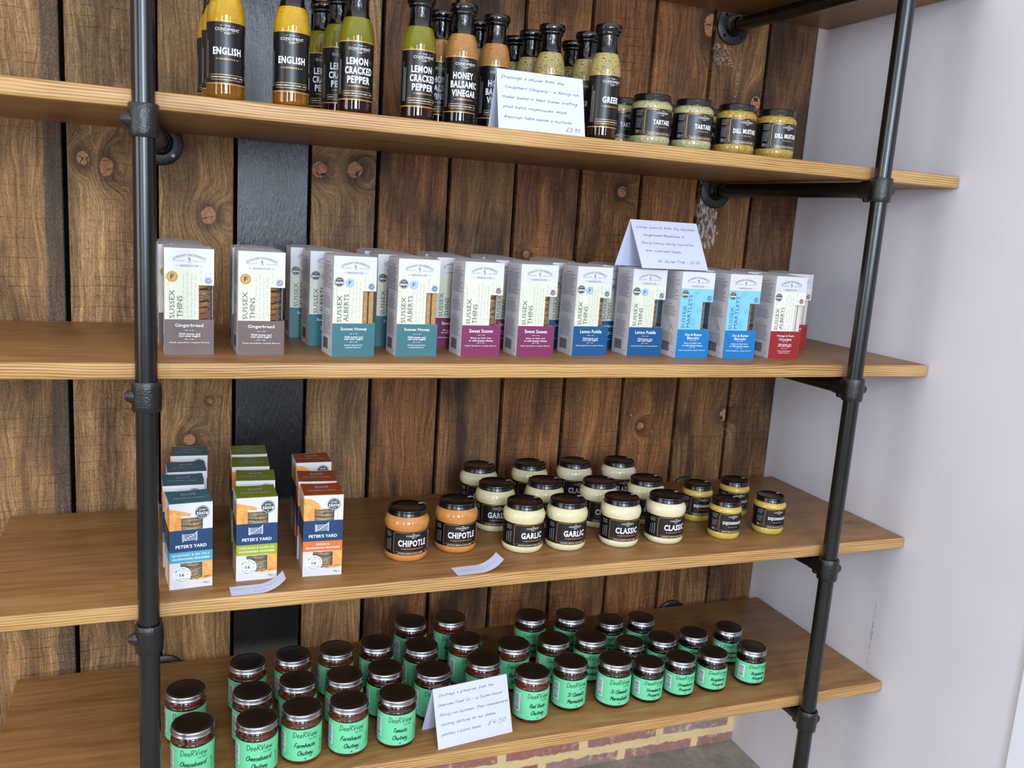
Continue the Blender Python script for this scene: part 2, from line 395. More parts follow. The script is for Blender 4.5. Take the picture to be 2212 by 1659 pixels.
    # knots
    halo = g.n('MapRange', {0: kn, 1: 1.0, 2: 2.6, 3: .62, 4: 0.0}, interpolation_type='SMOOTHSTEP')
    col = g.mix(halo, col, '#2c1c11')
    core = g.ramp(g.math('ADD', kn, g.math('MULTIPLY', g.math('SINE', g.math('MULTIPLY', kn, 26.0)), .02)), [(.0, 1), (.86, 1), (.97, 0)])
    kc = g.ramp(g.noise(P, 150, 3), [(.3, '#94603c'), (.7, '#bd8660')])
    crack = g.math('LESS_THAN', g.math('ABSOLUTE', g.math('SUBTRACT', g.noise(g.vec(g.math('MULTIPLY', x, 26.0), 3.0, g.math('MULTIPLY', z, 48.0)), 1, 1), .5)), .012)
    kc = g.mix(crack, kc, '#2a150a')
    col = g.mix(core, col, kc)
    # old white paint smear on one board
    wob = g.math('MULTIPLY', g.math('SUBTRACT', g.noise(P, 30, 4, .7), .5), 2.2)
    dm = g.math('ADD', g.math('MAXIMUM', g.math('ABSOLUTE', g.math('MULTIPLY', g.math('SUBTRACT', x, 1.552), 36.0)), g.math('ABSOLUTE', g.math('MULTIPLY', g.math('SUBTRACT', z, 1.405), 16.0))), wob)
    sm = g.math('MULTIPLY', g.math('LESS_THAN', dm, 1.0), g.n('MapRange', {0: g.noise(g.vec(g.math('MULTIPLY', x, 160.0), 0, g.math('MULTIPLY', z, 60.0)), 1, 4, .7), 1: .46, 2: .56, 3: 0.0, 4: .85}))
    dn = g.math('MINIMUM', g.math('ADD', g.math('MAXIMUM', g.math('ABSOLUTE', g.math('MULTIPLY', g.math('SUBTRACT', x, 1.556), 40.0)), g.math('ABSOLUTE', g.math('MULTIPLY', g.math('SUBTRACT', z, 1.775), 44.0))), wob), g.math('MAXIMUM', g.math('ABSOLUTE', g.math('MULTIPLY', g.math('SUBTRACT', xw, 1.606), 700.0)), g.math('ABSOLUTE', g.math('MULTIPLY', g.math('SUBTRACT', z, 1.68), 9.0))))
    sm2 = g.math('MULTIPLY', g.math('LESS_THAN', dn, 1.0), g.n('MapRange', {0: g.noise(g.vec(g.math('MULTIPLY', x, 120.0), 0, g.math('MULTIPLY', z, 260.0)), 1, 4, .7), 1: .5, 2: .6, 3: 0.0, 4: .6}))
    col = g.mix(g.math('MAXIMUM', sm, sm2), col, '#cdc4bb')
    g.put(g.b.inputs['Base Color'], col); g.set(Roughness=.62); g.b.inputs['Specular IOR Level'].default_value = .35
    h = g.math('ADD', g.math('MULTIPLY', f, 1.0), g.math('MULTIPLY', sawl, -.55))
    g.bump(h, .75, .0030); return g.m
def mat_black_board():
    g = G('black_painted_board'); P = g.n('NewGeometry'); X = g.xyz(P)
    n1 = g.noise(g.vec(g.math('MULTIPLY', X[0], 420.0), 0, g.math('MULTIPLY', X[2], 45.0)), 1, 4, .65)
    n2 = g.noise(g.vec(g.math('MULTIPLY', X[0], 60.0), 0, g.math('MULTIPLY', X[2], 6.0)), 1, 3, .5)
    g.put(g.b.inputs['Base Color'], g.ramp(n1, [(.3, '#08090b'), (.7, '#15171b')])); g.set(Roughness=.27)
    g.b.inputs['Specular IOR Level'].default_value = 1.0
    g.bump(g.math('ADD', g.math('MULTIPLY', n1, 1.2), n2), .8, .0017); return g.m
def mat_shelf():
    g = G('waxed_shelf_timber'); tc = g.t.nodes.new('ShaderNodeTexCoord'); ob = tc.outputs['Object']; X = g.xyz(ob)
    oi = g.n('ObjectInfo', {}, 5); 
    sd = g.math('MULTIPLY', oi, 19.0)
    w1 = g.noise(g.vec(g.math('ADD', g.math('MULTIPLY', X[0], 1.9), sd), g.math('MULTIPLY', X[1], 7.0), g.math('MULTIPLY', X[2], 7.0)), 1, 3, .5)
    ph = g.math('ADD', g.math('MULTIPLY', X[2], 1500.0), g.math('ADD', g.math('MULTIPLY', X[1], 190.0), g.math('MULTIPLY', w1, 48.0)))
    rings = g.math('SINE', ph)
    fib = g.noise(g.vec(g.math('MULTIPLY', X[0], 9.0), g.math('MULTIPLY', X[1], 330.0), g.math('MULTIPLY', X[2], 330.0)), 1, 3, .6)
    bro = g.noise(g.vec(g.math('ADD', g.math('MULTIPLY', X[0], 3.0), sd), g.math('MULTIPLY', X[1], 22.0), g.math('MULTIPLY', X[2], 22.0)), 1, 4, .6)
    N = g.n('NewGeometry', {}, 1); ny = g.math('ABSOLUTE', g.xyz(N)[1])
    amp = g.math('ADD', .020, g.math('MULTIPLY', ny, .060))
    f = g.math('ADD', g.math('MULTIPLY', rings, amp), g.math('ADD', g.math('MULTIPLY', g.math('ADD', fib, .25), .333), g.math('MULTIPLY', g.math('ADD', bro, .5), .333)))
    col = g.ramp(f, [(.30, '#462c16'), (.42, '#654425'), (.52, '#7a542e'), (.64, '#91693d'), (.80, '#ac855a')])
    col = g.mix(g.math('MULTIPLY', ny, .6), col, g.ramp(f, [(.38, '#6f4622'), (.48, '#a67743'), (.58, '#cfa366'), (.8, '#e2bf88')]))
    # a few dark knots in the boards
    vo = g.n('TexVoronoi', {'Vector': g.vec(g.math('ADD', g.math('MULTIPLY', X[0], 2.1), sd), g.math('MULTIPLY', X[1], 5.0), 0), 'Scale': 1.0, 'Randomness': .9}, 0)
    kn = g.n('MapRange', {0: g.math('ADD', vo, g.math('MULTIPLY', g.math('SUBTRACT', g.noise(ob, 60, 2), .5), .05)), 1: .045, 2: .10, 3: .75, 4: 0.0})
    col = g.mix(kn, col, '#2b180c')
    g.put(g.b.inputs['Base Color'], col); g.set(Roughness=.42); g.b.inputs['Specular IOR Level'].default_value = .35
    g.bump(f, .25, .0012); return g.m
def mat_wallpaint():
    g = G('lilac_grey_wall_paint'); P = g.n('NewGeometry')
    n = g.noise(P, 3.0, 4, .6); n2 = g.noise(P, 420, 2)
    X = g.xyz(P)
    col = g.ramp(n, [(.3, '#dbd7dd'), (.7, '#e2dfe6')])
    d = g.math('ADD', g.math('ABSOLUTE', g.math('MULTIPLY', g.math('SUBTRACT', X[1], -.432), 260.0)), g.math('ABSOLUTE', g.math('MULTIPLY', g.math('SUBTRACT', X[2], .52), 9.0)))
    sc = g.math('MULTIPLY', g.n('MapRange', {0: d, 1: .5, 2: 1.3, 3: 1.0, 4: 0.0}), g.n('MapRange', {0: g.noise(g.vec(0, g.math('MULTIPLY', X[1], 300.0), g.math('MULTIPLY', X[2], 90.0)), 1, 2), 1: .45, 2: .6, 3: 0, 4: .7}))
    col = g.mix(sc, col, '#8b7c66')
    g.put(g.b.inputs['Base Color'], col); g.set(Roughness=.6); g.bump(n2, .12, .0006); return g.m
def mat_brick():
    g = G('brickwork'); P = g.n('NewGeometry'); X = g.xyz(P)
    w = g.noise(P, 28, 3, .6); w2 = g.noise(P, 90, 3, .6, 1)
    v = g.vec(g.math('ADD', X[0], g.math('MULTIPLY', g.math('SUBTRACT', w, .5), .016)), g.math('ADD', g.math('ADD', X[2], .0365), g.math('MULTIPLY', g.math('SUBTRACT', g.noise(P, 34, 3), .5), .018)), 0)
    nd = g.t.nodes.new('ShaderNodeTexBrick'); g.put(nd.inputs['Vector'], v); nd.offset = .5
    for a, b in (('Scale', 1.0), ('Mortar Size', .0140), ('Mortar Smooth', .35), ('Brick Width', .225), ('Row Height', .075), ('Bias', 0.0)): nd.inputs[a].default_value = b
    nd.inputs['Color1'].default_value = lin('#bb7468')+(1,); nd.inputs['Color2'].default_value = lin('#a89a98')+(1,); nd.inputs['Mortar'].default_value = lin('#f3dba8')+(1,)
    c = g.mix(.55, nd.outputs[0], g.ramp(g.noise(P, 45, 4, .7), [(.3, '#6b4c4a'), (.55, '#a8857a'), (.75, '#dcc6b4')]), 'SOFT_LIGHT')
    c = g.mix(g.n('MapRange', {0: g.noise(P, 26, 4, .7), 1: .54, 2: .66, 3: 0.0, 4: .75}), c, '#e0cdb0')
    g.put(g.b.inputs['Base Color'], c); g.set(Roughness=.85)
    g.bump(g.math('ADD', g.math('MULTIPLY', nd.outputs[1], -.6), g.noise(P, 120, 3)), .6, .004); return g.m
def mat_concrete():
    g = G('concrete_floor'); P = g.n('NewGeometry')
    n = g.noise(P, 9, 6, .65); m = g.noise(P, 60, 4, .6)
    c = g.ramp(g.math('ADD', g.math('MULTIPLY', n, .7), g.math('MULTIPLY', m, .3)), [(.3, '#757169'), (.5, '#98948c'), (.7, '#b8b3aa')])
    g.put(g.b.inputs['Base Color'], c); g.set(Roughness=.7); g.bump(m, .2, .001); return g.m
def mat_pipe(name, rough, bumps):
    g = G(name); g.set(Base_Color='#08090b', Roughness=rough); g.b.inputs['Specular IOR Level'].default_value = .7
    P = g.t.nodes.new('ShaderNodeTexCoord').outputs['Object']
    g.bump(g.noise(P, 420 if bumps else 900, 3), .55 if bumps else .08, .0016 if bumps else .0004); return g.m
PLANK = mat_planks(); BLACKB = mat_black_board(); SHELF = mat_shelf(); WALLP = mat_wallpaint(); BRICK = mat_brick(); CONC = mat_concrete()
TUBE = mat_pipe('satin_black_tube', .27, False); CAST = mat_pipe('black_cast_iron', .30, True)
DARKGAP = paint('#050404', .9, .1)

# ------------------------------------------------------------------ the room
XW = 1.810
SEAMS = [-.58, -.43, -.28, -.125, .035, .189, .3431, .4859, .6262, .7636, .9155, 1.0649, 1.219, 1.3714, 1.523, 1.6738, 1.8095]
TINT = [(.9,.92,.95)]*4 + [(1.08,1.04,.98), (1.05,1.03,1.0), (1.04,1.0,.92), None, (1.0,.95,.92), (.76,.55,.44), (.80,.66,.55), (.88,.63,.47), (.92,.69,.51), (.88,.64,.47), (.76,.62,.50), (.56,.46,.42)]
SAW = [.8, .8, .8, .9, .85, 1.0, .35, 0, .35, .35, .45, .85, 1.0, .9, .6, 1.0]
STAIN = [.6, .6, .6, .7, .7, .55, .50, 0, .65, 1.0, 1.0, .8, .55, .65, .95, .9]
wall = MB(); tints = []; black = MB()
for i in range(len(SEAMS)-1):
    a, b = SEAMS[i]+.0042, SEAMS[i+1]-.0042
    if i == 5: b -= .002
    if i == len(SEAMS)-2: b = SEAMS[-1]
    tgt = black if TINT[i] is None else wall
    n0 = len(tgt.f)
    dep = random.uniform(0, .0015)
    if TINT[i] is None: a -= .0015; b += .0015
    tgt.bbox(a, b, -.0005-dep, .019, 0.30, 2.6, BLACKB if TINT[i] is None else PLANK, .0022, 2)
    if tgt is wall: tints += [(TINT[i], (random.random(), SAW[i], STAIN[i]))]*(len(wall.f)-n0)
wall.box(SEAMS[0], XW, .0195, .03, 0.29, 2.6, DARKGAP); tints += [((1, 1, 1), (0, 0, 0))]*6
wb_ = wall.build('wall_back', merge=False); struct(wb_)
ca = wb_.data.color_attributes.new('tint', 'FLOAT_COLOR', 'CORNER'); cb = wb_.data.color_attributes.new('pp', 'FLOAT_COLOR', 'CORNER')
for p in wb_.data.polygons:
    t, q = tints[p.index]
    for li in p.loop_indices: ca.data[li].color = t+(1,); cb.data[li].color = q+(1,)
bp = black.build('painted_plank', wb_, merge=False); bp['label'] = 'glossy black painted plank'
m = MB(); m.box(SEAMS[0], XW, 0, .10, -.02, .298, BRICK); struct(m.build('wall_plinth'))
m = MB(); m.box(XW, XW+.09, -.80, .10, -.02, 2.6, WALLP); struct(m.build('wall_right'))
m = MB(); m.box(-.9, XW+1.2, -4.2, .10, -.05, 0.0, CONC); struct(m.build('floor'))
m = MB(); m.bbox(XW-.008, XW+.06, -.835, -.795, 0.0, 2.6, paint('#e9ebf4', .35), .003); struct(m.build('trim_1'))
g = G('oak_door_post'); Pn = g.n('NewGeometry'); Xn = g.xyz(Pn)
g.put(g.b.inputs['Base Color'], g.ramp(g.noise(g.vec(g.math('MULTIPLY', Xn[0], 90.), g.math('MULTIPLY', Xn[1], 90.), g.math('MULTIPLY', Xn[2], 3.)), 1, 4), [(.3, '#4d3524'), (.7, '#8a684a')])); g.set(Roughness=.5)
m = MB(); m.bbox(XW+.0, XW+.07, -.94, -.836, 0.0, 2.6, g.m, .004); struct(m.build('door_1'))

# ------------------------------------------------------------------ shelves
XL, XR, TH = .0856, XW-.003, .0245
SH = {2: (1.5136, -.4822, -.0400), 3: (1.1378, -.4775, -.0400), 4: (.7706, -.4840, -.0380), 5: (.4392, -.4836, -.0380), 1: (1.8565+TH, -.4822, -.0380)}
for k, lab in ((1, 'topmost timber shelf board, only its brown underside in view'),
               (2, 'timber shelf board carrying the sauce bottles and small jars'),
               (3, 'timber shelf board carrying the row of biscuit boxes'),
               (4, 'timber shelf board carrying cracker boxes and mayonnaise jars'),
               (5, 'lowest timber shelf board carrying the green labelled jars')):
    zt, yf, yb = SH[k]; m = MB()
    bm = bmesh.new(); bmesh.ops.create_cube(bm, size=1)
    x0 = XL if k in (4, 5) else XL-.03
    cx, cy = (x0+XR)/2, (yf+yb)/2
    for v in bm.verts: v.co = Vector((v.co.x*(XR-x0), v.co.y*(yb-yf), v.co.z*TH))
    bmesh.ops.bevel(bm, geom=bm.edges[:], offset=.0032, segments=3, affect='EDGES', profile=.5)
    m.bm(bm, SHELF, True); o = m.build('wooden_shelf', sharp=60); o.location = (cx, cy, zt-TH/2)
    tag(o, lab, 'shelf')

# ------------------------------------------------------------------ pipe frames
PY = -.5062; RT = .0150
def pipe_frame(px, side, wdx, label):
    t = thing('pipe_frame', label, 'pipe frame', (px, PY, 0))
    m = MB(); m.lathe([(RT, 0.006), (RT, 2.55)], TUBE, 40); m.build('upright_tube', t)
    m = MB(); m.lathe([(.040, 0), (.040, .005), (.022, .007), (.020, .030), (RT+.001, .031)], CAST, 40); m.build('floor_flange', t)
    for k in (1, 2, 3, 4, 5):
        zp = SH[k][0]-TH-.0176
        m = MB(); m.lathe([(RT, .018), (RT, -PY-.006)], TUBE, 32, c=(0, 0, zp), ax='y')
        m.v = [(x+wdx*y/-PY, y, z) for x, y, z in m.v]; m.build('bracket_tube', t)
        # tee clamp: vertical sleeve + socket running back
        m = MB()
        m.lathe([(RT+.0004, zp-.0215), (.0186, zp-.0220), (.0198, zp-.0205), (.0200, zp-.012), (.0205, zp), (.0200, zp+.012), (.0198, zp+.0205), (.0186, zp+.0220), (RT+.0004, zp+.0215)], CAST, 44, cap0=False, cap1=False)
        m.lathe([(.0168, .004), (.0170, .020), (.0171, .038), (.0171, .0445), (.0164, .046), (RT+.0004, .046)], CAST, 40, c=(0, 0, zp), ax='y', cap0=False, cap1=False)
        cl = m.build('tee_clamp', t)
        m = MB(); sx = side
        prof = [(.0105, .015), (.0102, .0205), (.0085, .0225), (.0070, .0262), (.0045, .0285), (.0040, .0275)]
        m.lathe([(r, z*sx) for r, z in (prof)], CAST, 24, c=(0, -.002, zp), ax='x', cap0=False)
        m.build('set_screw', cl)
        m = MB(); m.lathe([(.0078, .012), (.0078, .0195), (.0062, .0222), (.0034, .0222)], CAST, 20, c=(0, .032, 0), ax='x', cap0=False)
        s2 = m.build('set_screw', cl); s2.location = (0, 0, zp); s2.rotation_euler = (0, PI/2 if side > 0 else PI*.5, 0)
        m = MB()
        y1 = -PY-.0015
        m.lathe([(RT+.0005, y1-.030), (.0176, y1-.0305), (.0192, y1-.028), (.0194, y1-.022), (.0178, y1-.019), (.0205, y1-.016), (.0232, y1-.0075), (.0395, y1-.0065), (.0412, y1-.005), (.0412, y1)], CAST, 48, c=(wdx, 0, zp), ax='y', cap0=False)
        fl = m.build('wall_flange', t)
        for a in (45, 135, 225, 315):
            m = MB(); a_ = math.radians(a); m.lathe([(.0036, y1-.0076), (.0044, y1-.0066), (.0044, y1-.004)], TUBE, 16, c=(wdx+.0315*math.cos(a_), 0, zp+.0315*math.sin(a_)), ax='y')
            m.build('screw', fl)
    return t
pipe_frame(.3345, -1, .016, 'black upright pipe at the left with clamps and wall flanges')
pipe_frame(1.5935, 1, -.025, 'black upright pipe at the right beside the pale wall with clamps')

# ------------------------------------------------------------------ condiment bottles and jars
BLK = paint('#060607', .36, .55); PANEL = paint('#121316', .36, .6); WHT = paint('#e9e9ee', .5); GOLD = paint('#c9924a', .35, .6, 0, .35); GREYT = paint('#8d8d92', .5); BROWNG = paint('#8a5a3a', .5)
def sauce(name, base, specks=None, amount=.5, coat=1.0, scale=260, rough=.35, var=.06):
    g = G(name); P = g.t.nodes.new('ShaderNodeTexCoord').outputs['Object']
    c = lin(base); n = g.noise(P, 38, 3, .6)
    col = g.ramp(n, [(.3, tuple(x*(1-var*3) for x in c)), (.7, tuple(min(1, x*(1+var*2)) for x in c))])
    if specks:
        s = g.n('TexVoronoi', {'Vector': P, 'Scale': scale}, 0); s2 = g.noise(P, scale*.8, 2)
        f = g.n('MapRange', {0: g.math('ADD', s, g.math('MULTIPLY', g.math('SUBTRACT', s2, .5), 1.1)), 1: .06+.30*amount, 2: .10+.30*amount, 3: .9, 4: 0.0})
        col = g.mix(f, col, lin(specks))
    g.put(g.b.inputs['Base Color'], col); g.set(Roughness=rough)
    g.b.inputs['Specular IOR Level'].default_value = .08; g.b.inputs['Coat Weight'].default_value = coat; g.b.inputs['Coat Roughness'].default_value = .03; g.b.inputs['Coat IOR'].default_value = 1.5
    return g.m
def clearliq(name, base, trans=.75):
    g = G(name); g.set(Base_Color=base, Roughness=.03); g.b.inputs['Transmission Weight'].default_value = trans; g.b.inputs['IOR'].default_value = 1.36
    g.b.inputs['Coat Weight'].default_value = 1.0; g.b.inputs['Coat Roughness'].default_value = .02
    return g.m
SAUCES = {
 'english': (sauce('english_dressing', '#b98e14', '#8a6a18', .12, scale=300), clearliq('amber_oil', '#a3680c', .55)),
 'lemon': (sauce('lemon_dressing', '#6e6b12', '#6b6a14', .05, scale=150), clearliq('dark_oil', '#2b1008', .25)),
 'honey': (sauce('honey_dressing', '#a2703a', '#6b4520', .14, scale=300), clearliq('balsamic', '#0c0a0c', .05)),
 'greek': (sauce('greek_dressing', '#a0905a', '#2a2c10', .50, scale=300), clearliq('greek_oil', '#2a0d08', .25)),
}
FOIL = G('black_shrink_foil'); FOIL.set(Base_Color='#050507', Roughness=.14); FOIL.b.inputs['Specular IOR Level'].default_value = .7
_P = FOIL.t.nodes.new('ShaderNodeTexCoord').outputs['Object']; _X = FOIL.xyz(_P)
FOIL.bump(FOIL.noise(FOIL.vec(FOIL.math('MULTIPLY', _X[0], 160.), FOIL.math('MULTIPLY', _X[1], 160.), FOIL.math('MULTIPLY', _X[2], 60.)), 1, 3, .6), .55, .0014)
LIDB = paint('#09090b', .22, .55); LIDTOP = paint('#0c0b0b', .38, .4)

def cond_logo(s, cx, y, k=1.0, L=2):
    """THE / CONDIMENT / CO with hairlines; y is the middle of CONDIMENT"""
    s.text('THE', cx, y+4.3*k, 7.0*k, 2.1*k, WHT, L, .0, serif=True)
    s.rect(cx-9.5*k, y+4.0*k, cx-5.2*k, y+4.5*k, GOLD, L); s.rect(cx+5.2*k, y+4.0*k, cx+9.5*k, y+4.5*k, GREYT, L)
    s.text('CONDIMENT', cx, y, 31*k, 3.6*k, WHT, L, .0, serif=True)
    s.text('CO', cx-.5*k, y-4.6*k, 6.4*k, 3.0*k, WHT, L, .01)
    s.rect(cx-9*k, y-3.2*k, cx-4.4*k, y-2.8*k, GOLD, L)
    s.line(crom([(cx+.5*k, y-6*k), (cx+3*k, y-4.6*k), (cx+5*k, y-3.6*k), (cx+9.5*k, y-3.4*k)]), .7*k, GOLD, L)
def dashed(s, cx, cy, w, mat, L=2, h=.5):
    s.rect(cx-w/2-4.6, cy-h/2, cx-w/2-1.6, cy+h/2, mat, L); s.rect(cx+w/2+1.6, cy-h/2, cx+w/2+4.6, cy+h/2, mat, L)
def tinytext(s, x0, y0, x1, y1, mat, rows, L=1, seed=1, frac=.55):
    """rows of print too small to read: broken dashes"""
    rng = random.Random(seed); dy = (y1-y0)/rows
    for r in range(rows):
        y = y1-dy*(r+.5); x = x0; xe = x1-(rng.random()*.25*(x1-x0))
        while x < xe:
            w = rng.uniform(.9, 3.0); s.rect(x, y-dy*frac/2, min(x+w, xe), y+dy*frac/2, mat, L); x += w+.55
def vtiny(s, x0, y0, x1, y1, mat, cols, L=1, seed=1, frac=.45):
    rng = random.Random(seed); dx = (x1-x0)/cols
    for r in range(cols):
        x = x0+dx*(r+.5); y = y0; ye = y1-(rng.random()*.3*(y1-y0))
        while y < ye:
            w = rng.uniform(.8, 2.6); s.rect(x-dx*frac/2, y, x+dx*frac/2, min(y+w, ye), mat, L); y += w+.5

def bottle(kind):
    R, H = .0257, .181
    up, lo = SAUCES[kind]
    t = thing('sauce_bottle', '', 'bottle')
    prof = [(.0225, 0), (.0245, .0012), (.0256, .004), (R, .008), (R, .020), (R, .050), (R, .102), (.0256, .1085), (.0250, .115), (.0238, .122), (.0220, .129), (.0199, .1350), (.0172, .1395)]
    mats = [lo]*4 + [up]*8
    m = MB(); m.lathe(prof, up, 48, mats=mats, cap1=False); m.build('glass_body', t, 50)
    m = MB()
    m.lathe([(.0196, .1362), (.0180, .1392), (.0169, .1440), (.0166, .150), (.0164, .164), (.0190, .1655), (.0196, .168), (.0192, .1695), (.0216, .1715), (.0220, .175), (.0218, .179), (.0206, .1808), (.014, .181)], FOIL.m, 40, cap0=False)
    m.build('cap_sleeve', t, 50)
    s = Sheet(); s.rect(-79, 0, 79, 83, BLK, 0, 2.2)
    s.rect(-79, 81.6, 79, 83.3, GOLD, 1, 2.2); s.rect(-79, -.3, 79, 1.3, GOLD, 1, 2.2)
    cond_logo(s, 0, 72.0, 1.08)
    def big(txt, y, w, h): s.text(txt, 0 if not isinstance(txt, tuple) else 0, y, w, h, WHT, 2, .036, spacing=1.12)
    if kind == 'english': big('ENGLISH', 43.5, 39.5, 10); dy = 33.0
    elif kind == 'greek': big('GREEK', 43.5, 31, 10); dy = 33.0
    elif kind == 'lemon':
        s.text('LEMON', -3, 54.6, 33, 10.4, WHT, 2, .036, spacing=1.12); big('CRACKED', 41.6, 43, 10.6); big('PEPPER', 28.6, 35, 10.2); dy = 19.4
    else:
        s.text('HONEY', -3, 54.6, 33, 10.4, WHT, 2, .036, spacing=1.12); big('BALSAMIC', 41.6, 46, 10.6); big('VINEGAR', 28.6, 41, 10.2); dy = 19.4
    if kind in ('lemon', 'honey'):
        s.text('AND', 18.4, 54.4, 4.2, 1.6, GOLD, 2); s.rect(16.2, 56.6, 20.6, 57.0, GOLD, 2); s.rect(16.2, 51.8, 20.6, 52.2, GOLD, 2)
    s.text('DRESSING', 0, dy, 22, 2.5, GOLD, 2, .03, spacing=1.25); dashed(s, 0, dy, 22, WHT)
    s.rect(-23, 11.9, 23, 12.8, GOLD, 2, 3); s.rect(-23, 5.2, 23, 6.1, GOLD, 2, 3); s.rect(-25, 6.1, -24.5, 11.9, GOLD, 2); s.rect(24.5, 6.1, 25, 11.9, GOLD, 2)
    s.line([(-24.7, 11.6), (-23, 12.4)], .5, GOLD, 2); s.line([(24.7, 11.6), (23, 12.4)], .5, GOLD, 2)
    s.text('LOVINGLY MADE IN WEST SUSSEX', -4, 9.0, 37, 1.7, WHT, 2, .02); s.rect(16.2, 7.4, 16.6, 10.6, GREYT, 2); s.text('240g', 20.4, 9.0, 5.6, 2.0, WHT, 2, .02)
    vtiny(s, -36, 8, -28.5, 70, GREYT, 3, 1, 3); vtiny(s, 29, 30, 36, 76, GREYT, 3, 1, 5); s.rect(32, 8, 37, 24, WHT, 1); 
    for q in range(7): s.rect(32, 9+q*2.1, 37, 9.9+q*2.1, BLK, 2)
    m = MB(); s.emit(m, wrap(R, .0186), 2.2); m.build('label', t)
    return t

def disc_lid_art(m, R, z):
    s = Sheet(); C1 = paint('#6a5240', .4); 
    for r, w in ((.58, .35), (.47, .45), (.36, .3), (.24, .4)): s.ring(0, 0, R*1000*r, w, C1, 0, 48)
    s.ring(0, 0, R*1000*.83, .25, paint('#3a3028', .4), 0, 48)
    for k in range(28):
        a = 2*PI*k/28; r = R*1000*.525; s.rect(r*math.cos(a)-.35, r*math.sin(a)-.35, r*math.cos(a)+.35, r*math.sin(a)+.35, C1, 0)
    s.text('CO', 0, 0, 6, 3.6, C1, 0, .01); s.line([(-3, 3), (0, 5), (3, 3)], .5, C1, 0); s.line([(-3, -3), (0, -5), (3, -3)], .5, C1, 0)
    s.emit(m, face_top(0, 0, z))
def cond_lid(t, R, z0, z1, seal=True):
    m = MB(); h = z1-z0
    m.lathe([(R-.0012, z0), (R, z0+.0006), (R+.0002, z0+.0018), (R-.0008, z0+.0030), (R-.0008, z1-.0030), (R-.0012, z1-.0012), (R-.0026, z1), (R-.0052, z1-.0004), (R-.0060, z1-.0011), (.0002, z1-.0011)], LIDB, 56, cap0=True, cap1=False)
    disc_lid_art(m, R, z1-.0011)
    lid = m.build('lid', t, 50)
    if seal:
        m = MB(); sw = math.radians(7); a0 = math.radians(14)
        pts = [(R-.012, z1+.0002), (R-.003, z1+.0003), (R+.0006, z1-.001), (R+.0007, z0), (R+.0016, z0-.006), (R+.0034, z0-.014)]
        vs = []
        for r, z in pts: vs += [(r*math.cos(a0-sw), r*math.sin(a0-sw), z), (r*math.cos(a0+sw), r*math.sin(a0+sw), z)]
        m.add(vs, [(2*i, 2*i+1, 2*i+3, 2*i+2) for i in range(len(pts)-1)], paint('#b9bac4', .25), True); m.build('seal_strip', lid)
def panel_label(t, R, z0, H, name, sub, wname, hname, half, side=0, yname=None, kk=1.0):
    s = Sheet(); circ = 2*PI*R*1000
    s.rect(-circ*.47, 0, circ*.47, H, BLK, 0, 2.4)
    s.rect(-circ*.47, H-.3, circ*.47, H+.2, GOLD, 1, 2.4)
    s.rect(-half, 2.2, half, H-2.2, PANEL, 1, 2.4)
    c = 2.6
    pts = [(-half+c, 2.2), (-half+c, 2.2+c*.6), (-half, 2.2+c), (-half, H-2.2-c), (-half+c, H-2.2), (-9, H-2.2), (-7, H-.6), (7, H-.6), (9, H-2.2), (half-c, H-2.2), (half, H-2.2-c), (half, 2.2+c), (half-c, 2.2+c*.6), (half-c, 2.2)]
    dens = []
    for a, b in zip(pts[:-1], pts[1:]):
        n = max(1, int(math.hypot(b[0]-a[0], b[1]-a[1])/2.5))
        dens += [(a[0]+(b[0]-a[0])*k/n, a[1]+(b[1]-a[1])*k/n) for k in range(n)]
    dens.append(pts[-1]); s.line(dens, .8, GOLD, 2)
    s.poly([(-9, H-2.8), (9, H-2.8), (7, H-.4), (-7, H-.4)], PANEL, 1)
    yc = H-8.2*kk; cond_logo(s, 0, yc, .82*kk)
    yn = yname or H*.50
    s.text(name, 0, yn, wname, hname, WHT, 3, .036, spacing=1.12)
    s.text(sub, 0, yn-hname/2-4.0*kk, (wname*.62 if sub == 'MAYONNAISE' else 12), 2.7*kk, GOLD, 3, .03, spacing=1.1); dashed(s, 0, yn-hname/2-4.0*kk, (wname*.62 if sub == 'MAYONNAISE' else 12), WHT, 3)
    x0 = -half+c+1.5
    s.rect(x0, 1.0, half-2.0, 6.2, BLK, 3, 2.4)
    s.rect(x0, 5.6, half-2, 6.1, GOLD, 4, 2.4); s.rect(x0, .9, half-2, 1.4, GOLD, 4, 2.4)
    s.text('LOVINGLY MADE IN WEST SUSSEX', -3, 3.5, half*1.35, 1.7, WHT, 4, .02); s.text('240g', half-6, 3.5, 4.6, 1.9, WHT, 4, .02)
    if side == 0:
        vtiny(s, -half-19, 6, -half-5, H-16, GREYT, 3, 1, 11, .35); tinytext(s, -half-18, H-13, -half-5, H-4, GREYT, 4, 1, 12, .4)
    else:
        tinytext(s, -half-17, H-13, -half-3, H-3, GREYT, 4, 1, 13, .4); s.frame(-half-17, 3, -half-3, H-16, .35, GREYT, 1)
        tinytext(s, -half-15.5, 12, -half-5, H-17.5, GREYT, 6, 1, 14, .4); s.ring(-half-13, 6.5, 1.8, .6, WHT, 1, 16); tinytext(s, -half-10, 4.6, -half-4.5, 8.6, GREYT, 3, 1, 15, .4)
    s.rect(half+4, 4, half+12, H-6, WHT, 1, 2.4)
    for q in range(9): s.rect(half+4.8, 5.5+q*3, half+11.2, 6.9+q*3, BLK, 2, 2.4)
    m = MB(); s.emit(m, wrap(R, z0), 2.4); m.build('label', t)

